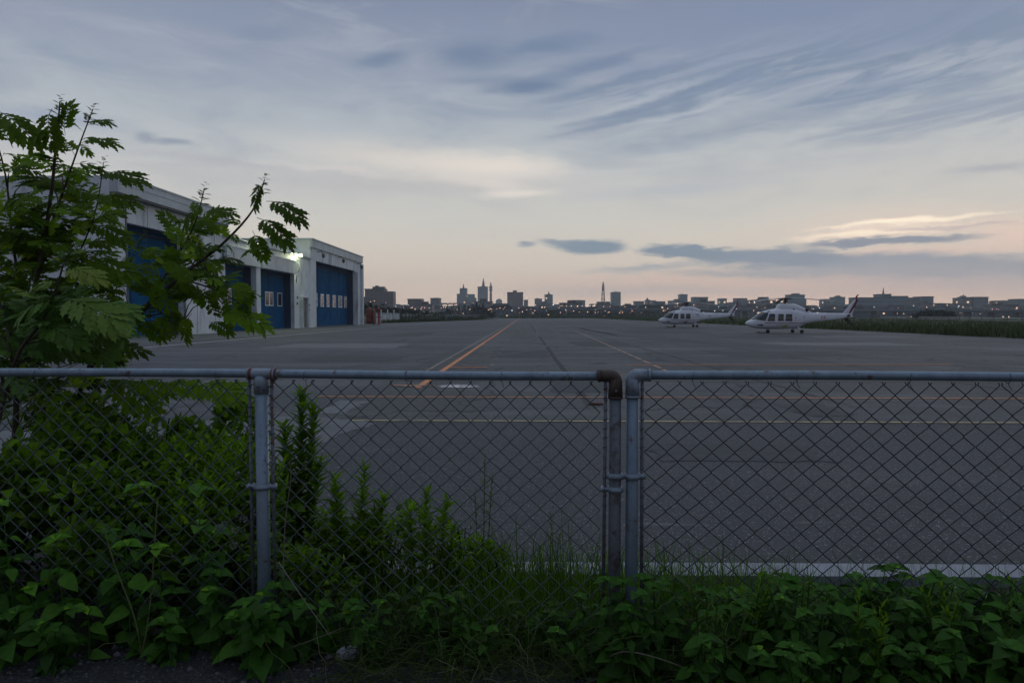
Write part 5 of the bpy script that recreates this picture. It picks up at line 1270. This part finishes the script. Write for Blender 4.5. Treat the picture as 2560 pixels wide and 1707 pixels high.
def stemplant(name, label, x, y, stems, leaf, lw, step, mat, cat='weed', group=None, seed=0, tpls=NAR, droop=.2, tipb=.2, flower=None, srad=.003):
    # stems: (dx, dy, height, lean_x, lean_y); narrow leaves spiral up each stem
    root = empty(name, (x, y, 0), label=label, cat=cat, group=group); r_ = np.random.default_rng(seed); lb = LB(); st = LB()
    for (dx, dy, h, lx, ly) in stems:
        pts = [Vector((dx, dy, -.03)), Vector((dx+lx*.3, dy+ly*.3, h*.5)), Vector((dx+lx, dy+ly, h))]
        pts = [pts[0].lerp(pts[1], t).lerp(pts[1].lerp(pts[2], t), t) for t in np.linspace(0, 1, 9)]
        st.twig(pts, [srad*(1.1-.7*i/8) for i in range(9)], .15, 5)
        k = int(h/step); ts = np.linspace(.12, 1, k); a_ = r_.uniform(0, 6)+np.arange(k)*2.4
        pp = np.array([np.array(pts[min(7, int(t*8))].lerp(pts[min(8, int(t*8)+1)], t*8-int(t*8)) if t < 1 else pts[8]) for t in ts])
        env = np.clip(np.sin(np.pi*np.clip(ts*.66+.14, 0, 1))**.35, .4, 1)*r_.uniform(.6, 1.25, k)
        d = np.stack([np.cos(a_), np.sin(a_), .70-droop+(ts**4)*1.2+r_.normal(0, .12, k)], 1)
        w = r_.integers(0, len(tpls), k)
        for i, t_ in enumerate(tpls):
            m_ = w == i
            if m_.sum(): lb.add(t_, pp[m_], d[m_], np.array([[0,0,1.0]])+r_.normal(0, .2, (m_.sum(), 3)), leaf*env[m_], np.clip(r_.normal(.35, .15, m_.sum())+tipb*ts[m_]**3, 0, 1), lw)
    lb.build('leaves', mat, root); st.build('stem', mat, root)
    return root
def depth_of(x, y_top, h):   # ground spot whose plant of height h tops out at this photo position
    d = ray(x, y_top); k = (h-HC)/d.z; return d.x*k, d.y*k

# --- behind the fence, lower left
i = 0
for (x, y, rad, h, n, size, br, lab) in (
    (-2.75, 4.35, .50, 1.15, 3200, .075, .03, 'dense dark shrub filling the far left behind the fence mesh'),
    (-2.30, 4.15, .45, .95, 3200, .065, .05, 'dark broad shrub behind the left fence mesh, second from the left edge'),
    (-2.9, 3.75, .45, .85, 2400, .08, -.02, 'low dark shrub hard against the fence at the left edge'),
    (-2.2, 3.60, .40, .74, 2400, .07, .03, 'low shrub pressed against the left fence mesh below the rail'),
    (-1.98, 3.98, .36, .84, 3800, .05, .16, 'bright leafy shrub behind the fence left of the tee post'),
    (-1.68, 3.48, .28, .60, 2200, .06, .03, 'small shrub behind the fence between the left edge and the tee post')):
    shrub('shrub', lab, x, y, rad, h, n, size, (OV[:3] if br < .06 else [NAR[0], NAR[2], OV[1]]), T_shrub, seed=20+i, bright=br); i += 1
r_ = np.random.default_rng(77)
def clump(n, rad, h0, h1, lean=.12): return [(r_.normal(0, rad), r_.normal(0, rad), r_.uniform(h0, h1), r_.normal(0, lean), r_.normal(0, lean)) for _ in range(n)]
for (x, yt, h, n, rad, lab) in (
    (300, 985, .80, 26, .16, 'bright green feathery mugwort clump behind the fence, leftmost of the feathery ones'),
    (390, 985, .82, 26, .15, 'bright green feathery mugwort clump in the middle of the left fence panel'),
    (470, 1005, .80, 26, .14, 'bright green feathery mugwort clump right of the middle of the left fence panel'),
    (535, 1030, .78, 24, .12, 'bright feathery mugwort clump touching the tee post from the left')):
    px, py = depth_of(x, yt, h); stemplant('mugwort_clump', lab, px, py, clump(n, rad, h*.7, h), .075, 1.0, .0095, T_shrub, 'weed', None, 31, NAR, .1, .28)
# tall weeds right of the tee post
px, py = depth_of(682, 905, 1.06)
stemplant('tall_weed', 'tallest narrow leaved weed standing like a small fir right beside the tee post', px, py, [(0,0,1.06,.03,0),(.03,.02,.97,.05,.02),(-.03,.01,.88,-.05,0),(0,-.02,.70,-.06,0),(.04,0,.66,.08,0)], .11, 1.1, .0075, T_shrub, seed=41, droop=.0, srad=.005)
px, py = depth_of(812, 1078, .72)
stemplant('tall_weed', 'middle sized narrow leaved weed leaning between the tee post and the split posts', px, py, [(0,0,.72,.06,0),(-.05,.02,.66,-.06,.02),(.04,0,.58,.12,0),(.0,.03,.5,-.1,0)], .10, 1.1, .008, T_shrub, seed=42, droop=.0, srad=.004)
px, py = depth_of(975, 1130, .60)
stemplant('tall_weed', 'shortest bushy narrow leaved weed, third to the right of the tee post', px, py, [(0,0,.60,.01,0),(.06,.02,.55,.05,.02),(-.05,.01,.5,-.03,0),(.0,-.05,.48,.02,0),(.09,.0,.42,.06,0)], .08, 1.1, .008, T_shrub, seed=43, droop=.05, srad=.004)
j = 0
for (x, yt, h, rad, lab) in ((752,1165,.46,.24,'dark tangle of weeds at the foot of the tall fir like weed'), (880,1160,.50,.28,'dark weedy shrub between the two taller weeds behind the fence'), (660,1230,.42,.26,'low dark weeds just right of the foot of the tee post'), (1060,1200,.40,.26,'low weedy shrub right of the short bushy weed')):
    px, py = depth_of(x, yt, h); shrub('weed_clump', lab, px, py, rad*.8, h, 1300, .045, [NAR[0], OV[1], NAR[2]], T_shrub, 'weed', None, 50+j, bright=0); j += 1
# thin upright stalks behind the fence
M_stalk = T_grass
for (x, yt, h, lab) in ((1110, 1050, .68, 'single tall thin stalk behind the fence left of the split posts'), (1262, 1190, .5, 'thin flowering stalk behind the fence, closer to the split posts')):
    px, py = depth_of(x, yt, h); stemplant('stalk', lab, px, py, [(0,0,h,.01,0),(.02,.02,h*.8,.03,0),(-.03,0,h*.7,-.02,0)], .05, 1.0, .022, T_grass, 'stalk', None, 61, [NAR[1]], -.2)
def ground_band(x0, x1, y0, y1):
    def f(n):
        X = rng.uniform(x0, x1, n); return np.stack([X, rng.uniform(y0, y1, n), np.full(n, -.01)], 1)
    return f
BL = (np.array([(-.010,0,0),(.010,0,0),(.009,.4,.01),(-.009,.4,.01),(.006,.75,.06),(-.006,.75,.06),(0,1,.16)]), np.array([(0,1,2),(0,2,3),(3,2,4),(3,4,5),(5,4,6)]))
def tufts(name, n, fn, h0, h1, mat, wid=1.0, lean=.25, tint=(.4,.22)):
    pts = fn(n); n = len(pts); d = rng.normal(0, lean, (n, 3)); d[:, 2] = 1
    lb = LB(); lb.add(BL, pts, d, np.stack([rng.normal(size=n), rng.normal(size=n), np.zeros(n)], 1), rng.uniform(h0, h1, n)*rng.uniform(.6, 1, n), np.clip(rng.normal(tint[0], tint[1], n), 0, 1), wid)
    o = lb.build(name, mat); o['kind'] = 'stuff'; return o
tufts('bright_grass', 3000, ground_band(-.25, 1.5, 2.92, 3.7), .10, .34, leafmat('bright grass', (.03,.07,.006,1), (.15,.31,.018,1), .5, .65, (.28,.42,.04,1)), .8)
def mid_band(n):
    X = rng.normal(-.05, .55, n); X = X[(X > -1.1) & (X < 1.6)]; return np.stack([X, rng.uniform(2.95, 3.75, len(X)), np.full(len(X), -.01)], 1)
tufts('tall_grass', 3600, mid_band, .12, .46, T_grass, .8)
tufts('fine_grass', 3200, ground_band(-1.0, 3.2, 3.0, 3.86), .08, .26, T_grass, .6)
tufts('kerb_grass', 500, ground_band(-1.0, 3.2, 3.72, 3.88), .06, .20, T_grass, .7)

# --- foreground plants
def broadplant(x, y, h, ns, leaf, label, seed, mat=T_broad, spread=.12, name='broad_leaved_plant', whorl=5, group=None, density=.045, bright=0.0):
    root = empty(name, (x, y, 0), label=label, cat='plant', group=group); r_ = np.random.default_rng(seed); lb = LB(); st = LB()
    for i in range(ns):
        a_ = r_.uniform(0, 6.28); sp = spread*r_.uniform(.2, 1.2); hh = h*(r_.uniform(.55, 1.0) if i else 1.0)
        e = Vector((sp*math.cos(a_), sp*math.sin(a_)*.8-.04, hh)); mid = Vector((e.x*.35, e.y*.35, hh*.55)); pts = [Vector((r_.normal(0,.015), r_.normal(0,.015), -.02)), mid, e]
        pts = [pts[0].lerp(pts[1], t).lerp(pts[1].lerp(pts[2], t), t) for t in np.linspace(0, 1, 7)]
        st.twig(pts, [.0035*(1.1-.6*k/6) for k in range(7)], .35, 5)
        k = max(3, int(hh/density)); b_ = r_.uniform(0, 6.28)
        for q in range(k):
            t = .15+.80*q/k; p_ = pts[min(5, int(t*6))].lerp(pts[min(6, int(t*6)+1)], t*6-int(t*6)); b_ += 1.57+r_.normal(0, .2)
            for s_ in (0, math.pi):
                aa = b_+s_; d = (math.cos(aa), math.sin(aa), r_.uniform(-.75, .2)); lb.add(OV[r_.integers(0, 4)], [tuple(p_+Vector(d)*.015)], [d], [(r_.normal(-.2*d[0], .35), r_.normal(-.5, .35), 1.0)], [leaf*r_.uniform(.6, 1.2)*(.75+.35*math.sin(math.pi*min(1, t+.2)))], [np.clip(r_.normal(.33, .16)+bright, 0, .85)])
        for q in range(whorl):
            aa = b_+q*2.4; el = .55-.12*q; d = (math.cos(aa), math.sin(aa), el-.1); lb.add(OV[r_.integers(0, 3)], [tuple(e)], [d], [(-.2*d[0], -.3, 1.0)], [leaf*(.35+.14*q)*r_.uniform(.8, 1.1)], [np.clip(.80-.10*q+r_.normal(0, .08)+bright, 0, 1)])
    lb.build('leaves', mat, root); st.build('stem', mat, root); return root
cols = 'plants of the broad leaved bank along the right fence'
lab_r = 'dark green broad leaved plant in the dense bank under the right fence'
n = 0
RN = ('front', 'second', 'third', 'fourth', 'back')
for ix, x in enumerate(np.linspace(.62, 2.35, 13)):
    for row, (yy, hh) in enumerate(((2.60, .28), (2.76, .36), (2.93, .37), (3.20, .23), (3.50, .14))):
        if row > 2: x = x*(1+.11*(row-2))
        xx = x+r_.uniform(-.06, .06)+(.07 if row == 1 else 0); h = hh*r_.uniform(.85, 1.12)
        broadplant(xx, yy+r_.uniform(-.05, .05)-.02*xx, h*(1.08 if r_.random() < .1 else 1), r_.integers(2, 5), r_.choice([.055, .075, .09, .12])*r_.uniform(.85, 1.15), 'broad leaved plant of the bank, %s row, %s from the split posts' % (RN[row], ORD[ix]), 100+n, group=cols); n += 1
for (x, h, lab) in ((880, .40, 'tallest broad leaved plant of the bank, poking over the kerb right of the split posts'),):
    px, py = depth_of(1985, 1300, .40); broadplant(px, py, .41, 5, .10, lab, 150, spread=.1, bright=.1)
colm = 'leafy plants under the middle fence panel'
for k, x in enumerate(np.linspace(-.62, .62, 12)):
    broadplant(x+r_.uniform(-.05, .05), r_.uniform(2.84, 3.0), r_.uniform(.20, .32), 4, .055, 'small leaved plant under the middle fence panel, %s from the left' % ORD[k], 200+k, mat=T_weed if k % 2 else T_broad, group=colm, density=.03)
coll = 'plants of the dark bank below the left fence'
xs_ = [-2.35,-2.1,-1.88,-1.68,-1.48,-1.3,-1.12,-.95,-.80,-2.25,-1.98,-1.1,-2.5,-2.75,-.68,-1.55]
LB_ = ['dark broad leaved plant below the left fence, %s from the left' % ORD[sorted(xs_).index(v)] for v in xs_]
for k, (x, y, h, lf) in enumerate(((-2.35,3.02,.46,.11),(-2.1,2.95,.36,.11),(-1.88,3.05,.50,.12),(-1.68,2.96,.32,.11),(-1.48,3.06,.52,.12),(-1.3,2.97,.36,.11),(-1.12,3.05,.34,.10),(-.95,2.98,.26,.10),(-.80,3.02,.24,.09),(-2.25,2.84,.26,.11),(-1.98,2.82,.24,.10),(-1.1,2.92,.22,.09),(-2.5,3.1,.62,.12),(-2.75,2.95,.5,.11),(-.68,2.94,.20,.08),(-1.55,2.90,.22,.09))):
    broadplant(x, y, h, 3, lf, LB_[k], 240+k, group=coll, density=.075, whorl=5)
# bright sprigs of the left bank, each where the photo shows one
for (x, yt, dep, lab) in ((85,1345,2.92,'bright three leaved sprig low at the far left in front of the fence'), (215,1390,2.92,'small bright sprig left of the bare gravel, near the bottom'), (395,1425,2.95,'bright four leaved sprig low down midway between the left edge and the tee post'), (140,1232,2.95,'mid green sprig halfway up the left panel, left of the yellowing stalk'),
                      (300,1245,2.95,'three leaved sprig right beside the top of the yellowing stalk'), (370,1255,2.97,'pair of broad leaves on a thin stem midway to the tee post'), (460,1120,3.05,'bright flat whorl of leaves highest in front of the left fence mesh'), (330,1110,3.08,'pale pointed whorl left of the highest bright whorl on the left fence'), (25,1150,2.98,'lime green shoot at the extreme left edge in front of the mesh'), (560,1400,2.9,'glossy pointed leaf whorl at the foot of the tee post')):
    p_ = at(x, yt, dep); h = max(p_.z, .06); broadplant(p_.x, dep, h, 1, .105, lab, int(300+x), mat=T_sprig, spread=.02, density=.16, whorl=5, bright=.22)
for k, (sx, d_, h) in enumerate(((575,2.84,.30),(600,2.80,.34),(628,2.83,.33),(1385,2.74,.40),(1410,2.70,.44),(1438,2.68,.42),(1462,2.72,.45),(1490,2.74,.40),(1520,2.80,.40),(1350,2.78,.34))):
    p_ = at(sx, 1000, d_); broadplant(p_.x, d_, h, 2, .075 if k > 2 else .10, 'leafy plant hiding the foot of the %s, %s from the left' % ('tee post' if k < 3 else 'two split posts', ORD[k if k < 3 else (1,2,3,4,5,6,0)[k-3]]), 400+k, density=.05, bright=.05, mat=T_broad)
# yellowing bare stalks
M_stem = plain('yellow green stalk', (.07,.095,.02,1), .7, var=.3, scale=20); M_dead = plain('dead stalk', (.11,.10,.075,1), .85, var=.35, scale=30)
def stalkobj(name, pts, r_, mat, label, cat='stalk'):
    P = stempts(pts); o = P[0]; mb = MB(); n_ = len(P); mb.tube([q-o for q in P], [r_*(1-.55*i/(n_-1)) for i in range(n_)], 6); return tag(mb.build(name, mat, loc=o), label, cat)
stalkobj('bare_stalk', [(325,1505,2.90),(310,1420,2.90),(265,1300,2.92),(238,1210,2.93)], .005, M_stem, 'long yellow green stalk leaning left from the gravel under the left fence')
stalkobj('bare_stalk', [(325,1505,2.90),(338,1440,2.9),(350,1330,2.95),(358,1200,2.97),(362,1150,3.0)], .0045, M_stem, 'upright yellow green stalk sharing its foot with the one that leans left')
stalkobj('dead_stem', [(640,1290,2.85),(700,1380,2.80),(760,1462,2.76)], .003, M_dead, 'straight pale dead stem slanting down right from the tee post')
stalkobj('dead_stem', [(600,1507,2.86),(700,1475,2.84),(790,1440,2.84)], .003, M_dead, 'long pale dead stem lying from the gravel up to the middle weeds')
stalkobj('dead_stem', [(1395,1510,2.7),(1440,1495,2.62),(1540,1520,2.58),(1640,1566,2.56)], .003, M_dead, 'thin arching dead stem at the bottom, right of the middle')
stalkobj('dead_stem', [(650,1340,2.9),(655,1200,2.92),(668,1100,2.95),(664,1060,2.95)], .0028, M_dead, 'upright dry stalk right beside the tee post')
# dry tangle
def tangle(name, n, x0, x1, y0, y1, h, mat, seed, r0=.0011, L0=.12, L1=.38):
    r_ = np.random.default_rng(seed); lb = LB()
    for _ in range(n):
        p = np.array([r_.uniform(x0, x1), r_.uniform(y0, y1), r_.uniform(0, h)*r_.random()]); d = r_.normal(size=3)*[1, .6, .6]; d[2] += .35; d /= np.linalg.norm(d); L = r_.uniform(L0, L1); pts = []
        for k in range(8):
            pts.append(Vector(p)); d = d+r_.normal(0, .28, 3)+np.array([0,0,-.10]); d /= np.linalg.norm(d); p = p+d*L/8; p[2] = max(p[2], .004)
        lb.twig(pts, r0*r_.uniform(.7, 1.6), float(np.clip(r_.normal(.55, .25), 0, 1)), 3)
    o = lb.build(name, mat); o['kind'] = 'stuff'; return o
tangle('tangled_vines', 620, -.75, .75, 2.66, 3.0, .30, T_dry, 5)
tangle('dry_grass_litter', 260, -.9, .9, 2.58, 2.85, .04, T_dry, 6)
tangle('dry_stems', 340, .3, 2.3, 2.50, 2.95, .38, T_dry, 9)
for k in range(9):
    xx = .75+.19*k; stemplant('slender_weed', 'slender narrow leaved weed among the bank of broad leaves, %s from the left' % ORD[k], xx, 2.58+.3*((k*5) % 3)/3, clump(5, .03, .28, .46, .05), .05, 1.0, .016, T_shrub if k % 2 else T_weed, 'weed', 'slender weeds in the right bank', 600+k, [NAR[0], NAR[1]], -.1)
tangle('twiggy_undergrowth', 220, -2.6, -.5, 2.95, 3.2, .45, T_dry, 8)
tufts('foreground_grass', 900, ground_band(-.75, 1.0, 2.72, 3.02), .05, .20, T_grass, .5, .5)
tufts('gravel_edge_grass', 260, ground_band(-1.95, -1.6, 2.62, 2.8), .03, .10, T_dry, .4, .6)
# pale flower heads
for (x, y, dep, s, lab) in ((548, 1215, 3.0, 3, 'whitish dried flower head left of the foot of the tee post'), (1305, 1190, 3.2, 2, 'small pale seed head behind the fence left of the split posts'), (1290, 1170, 3.3, 1, 'tiny white seed head just above the other pale one near the split posts')):
    p_ = at(x, y, dep); root = empty('flower_head', (p_.x, p_.y, 0), label=lab, cat='flower'); lb = LB(); u = unit(90*s)
    cen = np.repeat(rng.normal(0, 1, (6, 3))*[.014*s, .006, .016*s], 15*s, 0)[:90*s]; lb.add(NAR[0], u*.007*s**.4+cen+np.array([0,0,p_.z]), u, unit(90*s), .011, rng.uniform(0, 1, 90*s)); st = LB(); st.twig([Vector((.02,.01,-.02)), Vector((.01,0,p_.z*.5)), Vector((0,0,p_.z))], .0016, .5)
    lb.build('petals', leafmat('pale petals', (.08,.09,.08,1), (.34,.36,.37,1), .2), root); st.build('stem', T_dry, root)
# gravel on the tarmac
ico = [(0,0,.7),(.9,0,0),(0,.9,0),(-.9,0,0),(0,-.9,0),(0,0,-.5)]; icf = [(0,1,2),(0,2,3),(0,3,4),(0,4,1),(5,2,1),(5,3,2),(5,4,3),(5,1,4)]
K = 5200; X = rng.uniform(-2.6, 2.4, K); Yp = rng.uniform(2.42, 3.08, K); s_ = rng.gamma(1.8, .0026, K)+.0014
V = np.array(ico)[None]*s_[:, None, None]*rng.uniform(.6, 1.3, (K, 6, 3)); V += np.stack([X, Yp, np.full(K, .003)], 1)[:, None, :]
F = (np.array(icf)[None]+(np.arange(K)*6)[:, None, None]).reshape(-1, 3)
tg = leafmat('gravel stones', (.03,.03,.034,1), (.14,.145,.155,1), .0, .85, (.34,.35,.36,1))
o = arr_mesh('gravel', V.reshape(-1, 3), F, tg, np.repeat(np.clip(rng.beta(1.2, 3.2, K), 0, 1), 6), smooth=False); o['kind'] = 'stuff'
# the pale broken stone
p_ = gr(802, 1508); st = MB()
prof = [(-.055,-.012),(-.040,.022),(-.012,.034),(.022,.032),(.046,.020),(.050,-.012),(.030,-.026),(-.025,-.028)]
st.loft([[(x*k, y*k*.8, z+(.012 if x > 0 else 0)*k) for x, y in prof] for k, z in ((.9,0),(1.0,.012),(.92,.040),(.55,.056),(.15,.058))])
so = st.build('stone', plain('pale stone', (.30,.32,.38,1), .8, var=.2, scale=30, bmp=.4), loc=p_+Vector((0,.0,.002))); so.rotation_euler = (R(28), R(4), 0); tag(so, 'pale angular stone lying alone in the dark litter at the bottom edge', 'stone')
for ch in list(so.data.polygons): ch.use_smooth = False

# ------------------------------------------------------------------ air
hz = MB(); hz.box(-1750, 1750, -130, 1450, -1.2, 76)
hm_ = bpy.data.materials.new('haze'); hm_.use_nodes = True; ht = hm_.node_tree; ht.nodes.clear()
ho = ht.nodes.new('ShaderNodeOutputMaterial'); pv = ht.nodes.new('ShaderNodeVolumePrincipled'); pv.inputs['Color'].default_value = (.90,.97,1.0,1); pv.inputs['Density'].default_value = .00034; pv.inputs['Anisotropy'].default_value = .2
ht.links.new(pv.outputs[0], ho.inputs['Volume'])
tag(hz.build('haze', hm_), kind='stuff')
